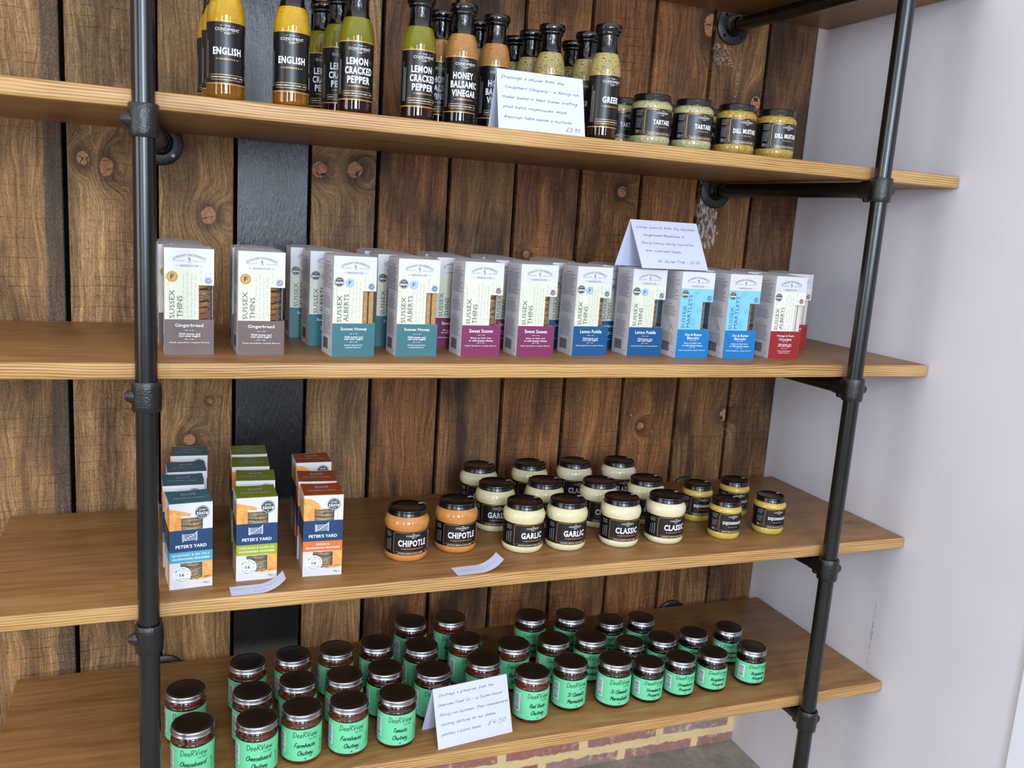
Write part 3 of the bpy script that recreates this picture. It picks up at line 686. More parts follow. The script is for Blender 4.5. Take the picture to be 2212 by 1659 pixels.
MAYO = {'chipotle': sauce('chipotle_mayonnaise', '#c98646', '#8a4a20', .16, scale=260), 'garlic': sauce('garlic_mayonnaise', '#d8cfa4', var=.03), 'classic': sauce('classic_mayonnaise', '#dcd2ae', var=.03),
        'tartare': sauce('tartare_sauce', '#aaa57a', '#3f4d20', .52, scale=330), 'dill': sauce('dill_mustard', '#a98c3e', '#5c4a18', .50, scale=380), 'dijon': sauce('dijon_sauce', '#c4ac50', '#8a8030', .10, scale=200)}
def mayo_jar(kind):
    R = .0388; t = thing('mayonnaise_jar', '', 'jar')
    prof = [(.0300, 0), (.0340, .0006), (.0368, .0030), (.0384, .0075), (.0386, .0115), (.0378, .0135), (.0376, .0380), (.0378, .0575), (.0390, .0605), (.0397, .0655), (.0394, .0705), (.0378, .0750), (.0350, .0785), (.0330, .0803), (.0326, .0840)]
    m = MB(); m.lathe(prof, MAYO[kind], 56, cap1=False); m.build('filled_glass', t, 60)
    panel_label(t, .0380, .0138, 43.6, kind.upper(), 'MAYONNAISE', {'chipotle': 53, 'garlic': 43, 'classic': 46}[kind], 12.0, 35, 0)
    cond_lid(t, .0348, .0815, .0930); return t
def small_jar(kind, k=1.0):
    t = thing('sauce_jar', '', 'jar')
    prof = [(.0250, 0), (.0290, .0006), (.0312, .0028), (.0324, .0070), (.0326, .0125), (.0319, .0142), (.0318, .0300), (.0319, .0550), (.0325, .0568), (.0327, .0595), (.0319, .0625), (.0300, .0648), (.0285, .0660), (.0283, .0700)]
    m = MB(); m.lathe([(r*k, z*k) for r, z in prof], MAYO[kind], 52, cap1=False); m.build('filled_glass', t, 60)
    nm = {'tartare': 'TARTARE', 'dill': 'DILL MUSTARD', 'dijon': 'DIJONNAISE'}[kind]
    panel_label(t, .0321*k, .0145*k, 41.5*k, nm, 'SAUCE', {'tartare': 33, 'dill': 49, 'dijon': 42}[kind], 8.0, 28*k, 1, yname=20.6*k, kk=.86*k)
    cond_lid(t, .0303*k, .0672*k, .0780*k, seal=(kind == 'dijon')); return t

# ------------------------------------------------------------------ chutney and preserve jars
GREEN = G('green_label_paper'); GREEN.set(Base_Color='#6dcf9c', Roughness=.42); GREEN = GREEN.m
INKG = paint('#0d2a20', .5); DEER = paint('#2fae52', .5); PAPW = paint('#e6e8ec', .5)
SILVER = G('silver_lid_rim'); SILVER.set(Base_Color='#a9a9ac', Roughness=.30, Metallic=1.0); SILVER = SILVER.m
DLID = G('dark_lid_lacquer'); DLID.set(Base_Color='#1c130e', Roughness=.30); DLID.b.inputs['Coat Weight'].default_value = .8; DLID.b.inputs['Coat Roughness'].default_value = .22; DLID.b.inputs['Coat IOR'].default_value = 1.9; DLID.b.inputs['Specular IOR Level'].default_value = .6
_P = DLID.t.nodes.new('ShaderNodeTexCoord').outputs['Object']
DLID.put(DLID.b.inputs['Base Color'], DLID.ramp(DLID.noise(_P, 45, 5, .7), [(.35, '#17100c'), (.75, '#2a201a')])); DLID.put(DLID.b.inputs['Roughness'], DLID.ramp(DLID.noise(_P, 70, 4, .7), [(.3, .24), (.8, .42)])); DLID = DLID.m
FILL = {'cheeseboard': sauce('cheeseboard_chutney', '#4a1e0d', '#230e08', .5, scale=120, var=.12), 'farmhouse': sauce('farmhouse_chutney', '#522a10', '#241408', .6, scale=130, var=.14),
        'tomato': sauce('tomato_chutney', '#37110b', '#1a0805', .5, scale=120, var=.12), 'redonion': sauce('red_onion_chutney', '#55200f', '#2c0e08', .45, scale=110, var=.14),
        'clements': sauce('marmalade', '#281609', '#120a05', .5, scale=110, var=.14), 'strawberry': sauce('strawberry_preserve', '#180507', '#0c0304', .4, scale=120, var=.1),
        'raspberry': sauce('raspberry_preserve', '#150407', '#0a0203', .4, scale=140, var=.1)}
WORDS = {'cheeseboard': ('Cheeseboard', 'Chutney', 46, 28), 'farmhouse': ('Farmhouse', 'Chutney', 39, 28), 'tomato': ('Tomato', 'Chutney', 27, 29), 'redonion': ('Red Onion', 'Chutney', 34, 28),
         'clements': ('St Clements', 'Marmalade', 38, 38), 'strawberry': ('Strawberry', 'Preserve', 36, 29), 'raspberry': ('Raspberry', 'Preserve', 34, 28)}
def chutney_jar(kind):
    small = kind in ('strawberry', 'raspberry')
    R = .0322 if small else .0350; H = .077 if small else .0915; t = thing('preserve_jar', '', 'jar')
    b = H-.0115
    prof = [(R-.006, 0), (R-.003, .0006), (R-.0012, .0030), (R-.0006, .0060), (R-.0009, .0080), (R-.0009, b-.0140), (R-.0006, b-.0125), (R-.0012, b-.0105), (R-.0030, b-.0085), (R-.0050, b-.0070), (R-.0054, b-.0062), (R-.0042, b-.0052), (R-.0042, b-.0036), (R-.0058, b-.0024), (R-.0056, b+.003)]
    m = MB(); m.lathe(prof, FILL[kind], 52, cap1=False); m.build('filled_glass', t, 60)
    LH = (H-.0115-.0140-.0075)*1000-.7; s = Sheet(); circ = 2*PI*R*1000
    s.rect(-66 if not small else -62, 0, 62, LH, GREEN, 0, 2.4)
    k = LH/51.0
    x0 = -23; 
    s.pen('DeeRView', x0, LH-12.5*k, 44, 4.9*k, INKG, 2, .85, .10, caps=1.0); s.pen('Fine Foods', 4, LH-17.5*k, 15, 1.5*k, INKG, 2, .32, .15)
    a, c, wa, wc = WORDS[kind]
    s.pen(a, -wa/2-1, LH-29*k, wa*.93, 4.2*k, INKG, 2, 1.15, .32); s.pen(c, -wc/2-1, LH-41.5*k, wc*.93, 4.2*k, INKG, 2, 1.15, .32)
    # bar code on white
    bx = -52 if not small else -46
    s.rect(bx, 11*k, bx+14, 43*k, PAPW, 1, 2.4); rng = random.Random(5); y = 13*k
    while y < 41*k:
        w = rng.choice((.45, .7, 1.1)); s.rect(bx+1.5, y, bx+12, y+w, paint('#3a3550', .5), 2, 2.4); y += w+rng.choice((.5, .8, 1.1))
    # leaping deer in darker green
    dx = 36
    s.poly([(dx-6, 22*k), (dx+5, 25*k), (dx+9, 31*k), (dx+5, 33*k), (dx-2, 31*k), (dx-7, 29*k), (dx-9, 25*k)], DEER, 2)
    for px, q in ((-6, -3), (-3.5, -1), (4, 1), (7, 3)): s.line([(dx+px, 26*k), (dx+px+q*.2, 17*k), (dx+px+q*.6, 8*k)], 1.1, DEER, 2)
    s.line([(dx+8, 31*k), (dx+11, 38*k), (dx+10, 42*k)], 2.2, DEER, 2); s.line([(dx+10, 41*k), (dx+7, 44*k), (dx+8, 48*k)], .7, DEER, 2); s.line([(dx+11, 41*k), (dx+14, 44*k), (dx+13, 48*k)], .7, DEER, 2)
    s.disc(-1, 3.6*k, 1.2, INKG, 2, 10); s.rect(1.5, 3.3*k, 14, 3.8*k, PAPW, 2, 2.4); s.rect(-50, 5*k, -28, 5.5*k, PAPW, 2, 2.4); s.poly([(-53.5, 6*k), (-50.5, 7*k), (-53, 10*k)], INKG, 2)
    m = MB(); s.emit(m, wrap(R-.0007, .0082), 2.4); m.build('label', t)
    RL = R-.0006
    m = MB(); z1 = H
    m.lathe([(RL-.0010, H-.0112), (RL, H-.0106), (RL+.0003, H-.0094), (RL-.0006, H-.0084), (RL-.0006, H-.0030), (RL-.0012, H-.0012), (RL-.0026, H-.0002)], SILVER, 56, cap0=True, cap1=False)
    m.lathe([(RL-.0026, H-.0002), (RL-.0036, H), (RL-.0052, H-.0003), (RL-.0058, H-.0008)], DLID, 56, cap0=False, cap1=False)
    m.lathe([(RL-.0058, H-.0008), (RL-.0068, H-.0007)], SILVER, 56, cap0=False, cap1=False)
    m.lathe([(RL-.0068, H-.0007), (RL-.0076, H-.0006), (.0002, H-.0005)], DLID, 56, cap0=False, cap1=False)
    m.build('lid', t, 50); return t

# ------------------------------------------------------------------ biscuit cartons
CARD_W = G('white_carton'); CARD_W.set(Base_Color='#d2d0d4', Roughness=.45); CARD_W = CARD_W.m
CREAM = paint('#d6d7c4', .5); INKC = paint('#6c6e78', .5); INKL = paint('#a8aba6', .5)
FILM = G('clear_film'); _t = FILM.n('BsdfTransparent'); _gl = FILM.n('BsdfGlossy', {'Roughness': .12, 'Color': (1, 1, 1, 1)}); _mx = FILM.t.nodes.new('ShaderNodeMixShader'); _mx.inputs[0].default_value = .06
FILM.t.links.new(_t, _mx.inputs[1]); FILM.t.links.new(_gl, _mx.inputs[2]); FILM.t.links.new(_mx.outputs[0], FILM.out.inputs[0])
_P = FILM.t.nodes.new('ShaderNodeTexCoord').outputs['Object']; _bn = FILM.n('Bump', {'Height': FILM.noise(_P, 90, 2), 'Strength': .35, 'Distance': .0012}); FILM.t.links.new(_bn, _gl.node.inputs['Normal']); FILM = FILM.m
def baked(name, a, b, sc=160):
    g = G(name); P = g.t.nodes.new('ShaderNodeTexCoord').outputs['Object']; n = g.noise(P, sc, 5, .7)
    g.put(g.b.inputs['Base Color'], g.ramp(n, [(.3, a), (.7, b)])); g.set(Roughness=.75); g.bump(n, .8, .003); return g.m
BISC = baked('gingerbread_biscuit', '#7d4a20', '#c68a4c'); BISC2 = baked('pale_biscuit', '#9a7347', '#d6ab72', 190); CRK = baked('sourdough_cracker', '#8a6d4a', '#dcc39a', 240); CRKO = baked('cracker_photo', '#d4762c', '#efb868', 60)
def stack(m, cx, cy, z0, z1, r, th, mat, seed, sy=1.0):
    rng = random.Random(seed); z = z0
    while z < z1:
        bm = bmesh.new(); bmesh.ops.create_cone(bm, cap_ends=True, segments=26, radius1=r, radius2=r, depth=th*.74)
        bmesh.ops.bevel(bm, geom=[e for e in bm.edges if abs(e.verts[0].co.z-e.verts[1].co.z) < 1e-7], offset=th*.28, segments=2, affect='EDGES')
        ph = rng.random()*6
        for v in bm.verts:
            a = math.atan2(v.co.y, v.co.x); k = 1+.03*math.sin(3*a+ph)+.02*math.sin(7*a+ph*2); v.co.x *= k; v.co.y *= k*sy; v.co.z += .0006*math.sin(2*a+ph)
        rot = Matrix.Rotation(rng.uniform(-.06, .06), 3, 'X') @ Matrix.Rotation(rng.uniform(-.06, .06), 3, 'Y')
        for v in bm.verts: v.co = rot @ v.co + Vector((cx+rng.uniform(-.0012, .0012), cy+rng.uniform(-.0015, .0015), z+th/2))
        m.bm(bm, mat, True); z += th
KIND = {  # base colour, side name lines, title, sub, strapline, badge colour, body tone, biscuits
 'ginger': ('#6b5a56', 'THINS', ['Gingerbread'], ['With butter and', 'raw cane sugars'], ['Simple ingredients, complex flavours'], '#77778c', 'cream', 'g'),
 'honey': ('#3f7078', 'ALBERTS', ['Sussex Honey'], ['With butter and', 'raw cane sugars'], ['Simple ingredients,', 'complex flavours'], '#2f6480', 'cream', 'p'),
 'sweet': ('#7c3158', 'THINS', ['Sweet Sussex'], ['Enjoy on their own', 'or with Sussex cheese'], ['Simple ingredients, complex flavours'], '#6b2546', 'cream', 'p'),
 'lemon': ('#1b5283', 'THINS', ['Lemon Puddle'], ['With butter and', 'raw cane sugars'], ['Simple ingredients, complex flavours'], '#1d4470', 'cream', 'p'),
 'oat': ('#1d74b4', 'MARTLETS', ['Oat & Butter', 'Biscuits'], ['Enjoy on their own', 'or with Sussex cheese'], ['Simple ingredients, complex flavours'], '#1a5d94', 'blue', 'p'),
 'orange': ('#96292c', 'ALBERTS', ['Orange & Dark', 'Chocolate'], ['With butter and', 'raw cane sugars'], ['Simple ingredients,', 'complex flavours'], '#8a2a38', 'ivory', 'w')}
def walker(s, cx, cy, k, mat, L):
    s.disc(cx+.1*k, cy+4.0*k, .75*k, mat, L, 10)
    s.poly([(cx-1.0*k, cy+3.2*k), (cx+.9*k, cy+3.3*k), (cx+1.5*k, cy+.4*k), (cx-.2*k, cy-.4*k)], mat, L)
    s.line([(cx-.8*k, cy+3*k), (cx-2.4*k, cy+1.6*k), (cx-1.9*k, cy+3.6*k)], .5*k, mat, L)
    s.line([(cx+.1*k, cy), (cx-.9*k, cy-2*k), (cx-1.4*k, cy-4*k)], .6*k, mat, L); s.line([(cx+1.0*k, cy+.2*k), (cx+1.6*k, cy-2*k), (cx+1.2*k, cy-4*k)], .6*k, mat, L)
def flourish(s, cx, cy, mat, L=2):
    s.poly([(cx-8, cy), (cx-3.4, cy+.5), (cx-2.2, cy), (cx-3.4, cy-.5)], mat, L); s.poly([(cx+8, cy), (cx+3.4, cy+.5), (cx+2.2, cy), (cx+3.4, cy-.5)], mat, L); s.disc(cx, cy, .6, mat, L, 8)
def script_bg(s, x0, y0, x1, y1, mat, seed, L=1, n=5):
    rng = random.Random(seed); W_ = 'Receipt for sweet biscuits and butter and honey then bake until done in a moderate oven and serve'.split()
    W_ = [w for w in W_ if all(c in HW for c in w)]
    for k in range(n):
        x = x0+(x1-x0)*(k+.5)/n; y = y0+rng.uniform(0, 6)
        while y < y1-8:
            w = rng.choice(W_); wl = len(w)*2.0
            if y+wl > y1: break
            t = Sheet(); t.pen(w, 0, 0, wl, 1.7, mat, L, .22, .5)
            for vs, fs, mt, l in t.i: s.i.append(([(x-b, y+a) for a, b in vs], fs, mt, l))
            y += wl+2.2
def biscuit_box(kind):
    colr, line2, title, sub, strap, badge, tone, bk = KIND[kind]
    W_, H_, D_ = 71.0, 162.0, 62.0
    t = thing('biscuit_box', '', 'box')
    BC = paint(colr, .38); BODY = {'cream': CREAM, 'blue': paint('#7fc2e6', .45), 'ivory': paint('#e4e0d4', .5)}[tone]; INK = paint('#3c3a40', .5) if tone != 'blue' else paint('#2a5a86', .5)
    TXT = paint('#e8eaf0', .5); w, h, d = W_/1000, H_/1000, D_/1000; th = .0006; x0, x1, y0, y1 = -w/2, w/2, -d/2, d/2
    xa = x0+.69*w; za, zb = .335*h, .66*h; ov = .004
    m = MB()
    # front with the window notch, as card of real thickness
    m.box(x0, x1, y0, y0+th, 0, za, CARD_W); m.box(x0, xa, y0, y0+th, za, zb, CARD_W); m.box(x0, x1, y0, y0+th, zb, h, CARD_W)
    m.box(x0, x0+th, y0+th, y1, 0, h, CARD_W); m.box(x0, x1, y1-th, y1, 0, h, CARD_W)
    m.box(x1-th, x1, y0+th, y1-th, 0, za, CARD_W); m.box(x1-th, x1, y0+th, y1-th, zb, h, CARD_W); m.box(x1-th, x1, y0+d*.42, y1-th, za, zb, CARD_W)
    m.box(x0+th, x1-th, y0+th, y1-th, 0, th, CARD_W)
    s = Sheet()
    s.rect(0, H_*.335, W_*.69, H_*.81, BODY, 0); s.rect(W_*.69, H_*.66, W_, H_*.81, BODY, 0); s.rect(0, 0, W_, H_*.335, BC, 0)
    s.text('HORSHAM GINGERBREAD', W_/2, H_*.938, 49, 3.6, INKC, 1, .0, arc=44, serif=True)
    walker(s, W_/2, H_*.889, .95, INKC, 1)
    s.pen('Simple ingredients', 11, H_*.880, 18, 1.2, INKL, 1, .25, .4); s.pen('complex flavours', 41, H_*.877, 18, 1.2, INKL, 1, .25, .4)
    s.text('BAKEHOUSE', W_/2, H_*.838, 26, 3.2, INKC, 1, serif=True); s.rect(W_/2-20, H_*.838-.2, W_/2-15, H_*.838+.2, INKC, 1); s.rect(W_/2+15, H_*.838-.2, W_/2+20, H_*.838+.2, INKC, 1)
    if tone == 'blue':
        rng = random.Random(3); DK = paint('#4f9fcb', .45)
        for q in range(16):
            bx, by = rng.uniform(5, 44), rng.uniform(H_*.36, H_*.78); s.ring(bx, by, 4.2, .35, DK, 1, 14, 20, 260)
            for e in range(4): s.disc(bx+rng.uniform(-2, 2), by+rng.uniform(-2, 2), .5, DK, 1, 6)
    else:
        script_bg(s, 25, H_*.345, 48, H_*.80, INKL, 4, 1, 4); script_bg(s, 0.5, H_*.5, 9, H_*.80, INKL, 8, 1, 2); script_bg(s, 50, H_*.67, 70, H_*.80, INKL, 9, 1, 3)
    if tone == 'blue': yA, yB = 53, 71
    else: yA, yB = 44, 30
    s.text('SUSSEX', 10.5, H_*.345+22, 43, 7.0, INK, 2, -.004, rot=90, serif=True)
    LW = {'THINS': 33, 'ALBERTS': 44, 'MARTLETS': 62}[line2]
    s.text(line2, 21.5, H_*.345+1.5+LW/2, LW, 7.4, INK, 2, -.004, rot=90, serif=True)
    BG = paint(badge, .4)
    s.disc(W_*.885, H_*.705, 5.0, BG, 2); s.line([(W_*.885-1.9, H_*.705+.2), (W_*.885-.5, H_*.705-1.3), (W_*.885+2.2, H_*.705+1.8)], 1.0, TXT, 4); s.ring(W_*.885, H_*.705, 4.1, .5, paint('#a9adc0', .4), 3, 24); s.ring(W_*.885, H_*.705, 3.1, .25, TXT, 3, 24)
    if kind == 'ginger':
        s.disc(11, H_*.735, 8.2, paint('#c39a3c', .35), 2); s.ring(11, H_*.735, 7.0, .5, paint('#8a6c2a', .4), 3); s.text('F', 11.2, H_*.735, 5, 7.5, INK, 3, .03)
    elif kind != 'sweet':
        TB = paint('#3c4248', .4); s.disc(9.5, H_*.745, 7.8, TB, 2); s.ring(9.5, H_*.745, 6.9, .4, TXT, 3, 28); s.text('great', 9.5, H_*.745+3.4, 6.5, 2.6, TXT, 3); s.text('taste', 9.5, H_*.745-.8, 12.5, 4.0, TXT, 3, .02); s.disc(9.5, H_*.745-4.8, .6, TXT, 3, 8)
        if kind in ('honey', 'lemon'): s.disc(26.5, H_*.738, 7.2, paint('#a9bdda', .4), 2); s.ring(26.5, H_*.738, 6.3, .35, paint('#8093b4', .4), 3); s.text('F', 26.5, H_*.738, 4.2, 6.5, paint('#4a5a78', .4), 3, .02)
    cx = W_/2; y = H_*.335-9.5
    for ln in title:
        s.text(ln, cx, y, len(ln)*(3.45 if len(title) == 1 else 2.9)+3, 6.2 if len(title) == 1 else 5.0, TXT, 2, .012, serif=True); y -= 6.4
    y -= -1.6 if len(title) > 1 else .8
    flourish(s, cx, y, TXT); y -= 5.4
    for ln in sub: s.text(ln, cx, y, len(ln)*2.1, 3.2, TXT, 2, .015, serif=True); y -= 4.1
    flourish(s, cx, y, TXT); y -= 5.2
    for ln in strap: s.text(ln, cx, y, min(58, len(ln)*1.66), 2.8, TXT, 2, .006, .35); y -= 3.8
    s.emit(m, face_front(x0, y0, 0))
    # printed left side
    s = Sheet(); DK = paint('#77747e', .5)
    s.text('THE BAKEHOUSE', 28, 150, 24, 2.0, DK, 0) ; tinytext(s, 8, 108, 56, 147, DK, 12, 0, 21, .34); s.text('THE HISTORY', 26, 99, 20, 2.0, DK, 0); tinytext(s, 8, 76, 54, 96, DK, 7, 0, 22, .34)
    if kind == 'oat':
        s.line(crom([(21, 72), (18.5, 74), (21, 77), (25, 76.5), (26.5, 72), (33, 66), (39, 59), (46, 51), (37, 56), (28, 58), (22, 63), (21, 72)]), .7, DK, 0); s.line([(32, 57.5), (31, 51), (27, 49)], .7, DK, 0); s.line([(35, 57), (35, 50), (31, 48)], .7, DK, 0); s.line(crom([(26, 69), (27, 63), (34, 60), (41, 56)]), .6, DK, 0); s.line(crom([(27, 68), (33, 63), (41, 56)]), .5, DK, 0); s.disc(22, 75, .5, DK, 0, 8)
        tinytext(s, 8, 22, 56, 46, DK, 8, 0, 23, .34)
    else: s.text('THE RECIPE', 26, 68, 18, 2.0, DK, 0); tinytext(s, 8, 33, 55, 65, DK, 11, 0, 24, .34)
    rng = random.Random(8); x = 10.0
    while x < 38: ww = rng.choice((.7, 1.2, 1.8)); s.rect(x, 9, x+ww, 27, paint('#2c2a30', .5), 0); x += ww+rng.choice((.6, 1.0))
    s.text('175g', 51, 9, 8, 3, DK, 0)
    s.emit(m, face_left(x0, y1, 0) if False else (lambda u, v, L: (x0-EPS*(L+1), y1-u*.001, v*.001)))
    m.build('carton', t, merge=False)
    # tucked lid with a gentle bow and a lifted flap
    m = MB(); n = 10; vs = []
    for k in range(n+1):
        u = k/n; x = x0+.0004+(w-.0008)*u; zc = h+.0016*math.sin(PI*u)
        vs += [(x, y0+.0004, h+.0002), (x, 0, h+.0002+(zc-h)*.7), (x, y1, zc+.0012)]
    fs = []
    for k in range(n): fs += [(3*k, 3*k+3, 3*k+4, 3*k+1), (3*k+1, 3*k+4, 3*k+5, 3*k+2)]
    m.add(vs, fs, CARD_W, True)
    m.box(x0+.14*w, x0+.62*w, y1-.0008, y1-.0002, h-.004, h+.0022, CARD_W); m.build('tuck_lid', t)
    m = MB()
    bm_ = BISC if bk == 'g' else BISC2
    if bk == 'w' or line2 == 'ALBERTS':
        for kx in range(2):
            for ky in range(3):
                m.bbox(x1-.0205+kx*.0100, x1-.0125+kx*.0100, y0+.004+ky*.018, y0+.020+ky*.018, .003, h-.03, bm_ if bk != 'w' else paint('#ddd6c8', .6), .0015)
        m.bbox(x0+.006, x0+.044, y0+.004, y1-.006, .003, h-.03, bm_, .002)
    else: stack(m, x1-.0262, 0, .003, h-.016, .0240, .0098, bm_, 31, 1.1)
    m.build('biscuits', t)
    m = MB(); m.add([(xa-.002, y0+.0008, za-.002), (x1-.0008, y0+.0008, za-.002), (x1-.0008, y0+.0008, zb+.002), (xa-.002, y0+.0008, zb+.002), (x1-.0008, y0+d*.43, za-.002), (x1-.0008, y0+d*.43, zb+.002)], [(0, 1, 2, 3), (1, 4, 5, 2)], FILM)
    m.build('window_film', t)
    return t

# ------------------------------------------------------------------ cracker cartons
CK = {'rosemary': ('#3a6c7c', '#4f9ab2', 'ROSEMARY & SEA SALT', 2, 's'), 'oregano': ('#74801c', '#9ea61c', 'OREGANO & OLIVE OIL', 1, 's'), 'original': ('#974420', '#dc7132', 'ORIGINAL', 2, 'r')}
def gate(s, x, y, w, h, mat, L, lw=.7):
    for k in range(5): s.line([(x, y+h*(.12+.17*k)), (x+w, y+h*(.16+.16*k))], lw, mat, L)
    s.line([(x+w*.04, y), (x+w*.03, y+h*.92)], lw*1.3, mat, L); s.line([(x+w*.12, y), (x+w*.12, y+h*.84)], lw, mat, L); s.line([(x+w*.92, y), (x+w*.95, y+h*1.05)], lw*1.3, mat, L)
    s.line([(x+w*.06, y+h*.02), (x+w*.72, y+h*.74), (x+w*1.0, y+h*1.12)], lw*1.2, mat, L)
def cracker_box(kind):
    top, band, flav, stars, shape = CK[kind]; W_, H_, D_ = 64.0, 140.0, 64.0; w, h, d = .064, .140, .064
    t = thing('cracker_box', '', 'box'); x0, x1, y0, y1, th = -w/2, w/2, -d/2, d/2, .0006
    TOP = paint(top, .35); BAND = paint(band, .4); NAVY = paint('#223f66', .4); TXT = paint('#e8edf2', .5); INK = paint('#5c5f66', .5); DKN = paint('#151c2a', .45)
    m = MB(); wins = [(.27, .77, .69, .83), (.25, .76, .10, .30)]
    # front built round its two windows
    zs = [0, .10, .30, .69, .83, 1.0]
    for a, b in zip(zs[:-1], zs[1:]):
        wn = [q for q in wins if abs(q[2]-a) < 1e-6]
        if wn: m.box(x0, x0+wn[0][0]*w, y0, y0+th, a*h, b*h, CARD_W); m.box(x0+wn[0][1]*w, x1, y0, y0+th, a*h, b*h, CARD_W)
        else: m.box(x0, x1, y0, y0+th, a*h, b*h, CARD_W)
    m.box(x0, x0+th, y0+th, y1, 0, h, CARD_W); m.box(x1-th, x1, y0+th, y1, 0, h, CARD_W); m.box(x0+th, x1-th, y1-th, y1, 0, h, CARD_W); m.box(x0+th, x1-th, y0+th, y1-th, 0, th, CARD_W)
    s = Sheet()
    OR = CRKO
    wl, wr = W_*.27, W_*.77
    if shape == 's': s.poly([(0, H_*.685), (wl, H_*.685), (wl, H_*.835), (wl, H_*.86), (wl*1.75, H_*.845), (wl*1.9, H_*.875), (wl*1.2, H_*.905), (wl*.55, H_*.925), (0, H_*.945)], OR, 0)
    else: s.poly([(0, H_*.685), (wl, H_*.685), (wl, H_*.83), (wl*1.55, H_*.835), (wl*1.5, H_*.885), (wl*1.0, H_*.935), (wl*.5, H_*.96), (0, H_*.968)], OR, 0)
    s.poly([(W_*.765, H_*.31), (W_, H_*.31), (W_, H_*.13), (W_*.86, H_*.115), (W_*.765, H_*.12)], OR, 0); s.poly([(W_*.6, H_*.085), (W_, H_*.105), (W_, H_*.13), (W_*.76, H_*.12), (W_*.6, H_*.10)], OR, 0)
    s.rect(0, H_*.435, W_, H_*.69, NAVY, 1); s.rect(0, H_*.31, W_, H_*.436, BAND, 1)
    gate(s, W_*.29, H_*.555, W_*.36, H_*.10, TXT, 2)
    s.text("PETER'S YARD", W_*.5, H_*.498, W_*.72, 5.4, TXT, 2, .02)
    s.text(flav, W_*.5, H_*.396, W_*(.86 if len(flav) > 10 else .36), 3.4, TXT, 2); s.text('SOURDOUGH CRACKERS', W_*.5, H_*.352, W_*.86, 3.0, TXT, 2, .03, spacing=1.1)
    gx, gy = W_*.76, H_*.885; GT = paint('#454b52', .4); s.disc(gx, gy, 10.5, GT, 2, 36); s.ring(gx, gy, 9.3, .55, TXT, 3, 36, 200, 520); s.text('great', gx, gy+3.6, 9.5, 4.0, TXT, 3); s.text('taste', gx, gy-1.3, 17.0, 5.2, TXT, 3, .012, spacing=1.08)
    for q in range(stars): s.disc(gx+(q-(stars-1)/2)*3.2, gy-6.2, .8, TXT, 3, 8)
    cx, cy, cr = W_*.285, H_*.165, 13.6; s.disc(cx, cy, cr, paint('#dfe2ea', .5), 1, 40)
    s.text('SMALL-BATCH', cx, cy+10.6, 25, 2.4, INK, 2, .01, arc=11.2, spacing=1.15)
    q, fs = glyphs('SOURDOUGH', .01, 0.0, 1.15); o = []
    for xx, yy in q: a = (xx-.5)*2.1; rr_ = 12.0-(yy)*2.5; o.append((cx+rr_*math.sin(a), cy-rr_*math.cos(a)))
    s.i.append((o, fs, INK, 2))
    s.text('SLOWLY', cx, cy+6.6, 9, 1.4, INK, 2, arc=8); s.text('16', cx, cy, 7.4, 5.4, INK, 2, .03); s.text('FOR', cx-8.2, cy, 4, 1.5, INK, 2); s.text('HRS', cx+8.2, cy, 4, 1.5, INK, 2); s.text('FERMENTED', cx, cy-6.4, 11, 1.4, INK, 2)
    s.text('90g e', W_*.86, H_*.047, 10.5, 3.8, INK, 2)
    s.emit(m, face_front(x0, y0, 0))
    s = Sheet(); s.poly([(26, H_*.69), (D_, H_*.69), (D_, H_*.945), (44, H_*.93), (32, H_*.88), (26, H_*.8)], OR, 0); s.rect(0, H_*.435, D_, H_*.69, DKN, 1); s.rect(0, H_*.31, D_, H_*.436, BAND, 1); s.poly([(38, 0), (D_*.86, 0), (D_, H_*.31), (44, H_*.31)], OR, 0)
    tinytext(s, 8, H_*.45, 56, H_*.67, GREYT, 8, 2, 41, .3); tinytext(s, 8, H_*.32, 50, H_*.42, TXT, 4, 2, 42, .3)
    s.emit(m, lambda u, v, L: (x0-EPS*(L+1), y1-u*.001, v*.001))
    s = Sheet(); s.rect(0, H_*.435, D_, H_*.69, NAVY, 0); s.rect(0, H_*.31, D_, H_*.436, BAND, 0); s.emit(m, lambda u, v, L: (x1+EPS*(L+1), y0+u*.001, v*.001))
    m.build('carton', t, merge=False)
    m = MB(); m.box(x0, x1, y0, y1-.006, h, h+.0006, TOP)
    n = 12; vs = []
    for k in range(n+1):
        x = x0+w*k/n; c_ = .0035*math.sin(PI*k/n); vs += [(x, y1-.006, h+.0006), (x, y1-c_, h+.0006), (x, y1-.006, h), (x, y1-c_, h)]
    fs = []
    for k in range(n): fs += [(4*k, 4*k+4, 4*k+5, 4*k+1), (4*k+2, 4*k+3, 4*k+7, 4*k+6), (4*k+1, 4*k+5, 4*k+7, 4*k+3)]
    m.add(vs, fs, TOP)
    s = Sheet(); TT = paint('#b9c2c2', .5); gate(s, W_*.34, 36, W_*.34, 12, TT, 0, .5); s.text("PETER'S YARD", W_*.5, 24, W_*.72, 4.6, TT, 0, .01); s.emit(m, face_top(x0, y0, h+.0006)); m.build('top_flap', t, merge=False)
    m = MB(); stack(m, 0, -.002, .0015, h-.010, .0275, .0052, CRK, 51, 1.0); m.build('crackers', t)
    m = MB()
    for a, b, c, e in wins:
        m = MB(); m.add([(x0+a*w-.001, y0+.0012, c*h-.001), (x0+b*w+.001, y0+.0012, c*h-.001), (x0+b*w+.001, y0+.0012, e*h+.001), (x0+a*w-.001, y0+.0012, e*h+.001)], [(0, 1, 2, 3)], FILM); m.build('window_film', t)
    return t

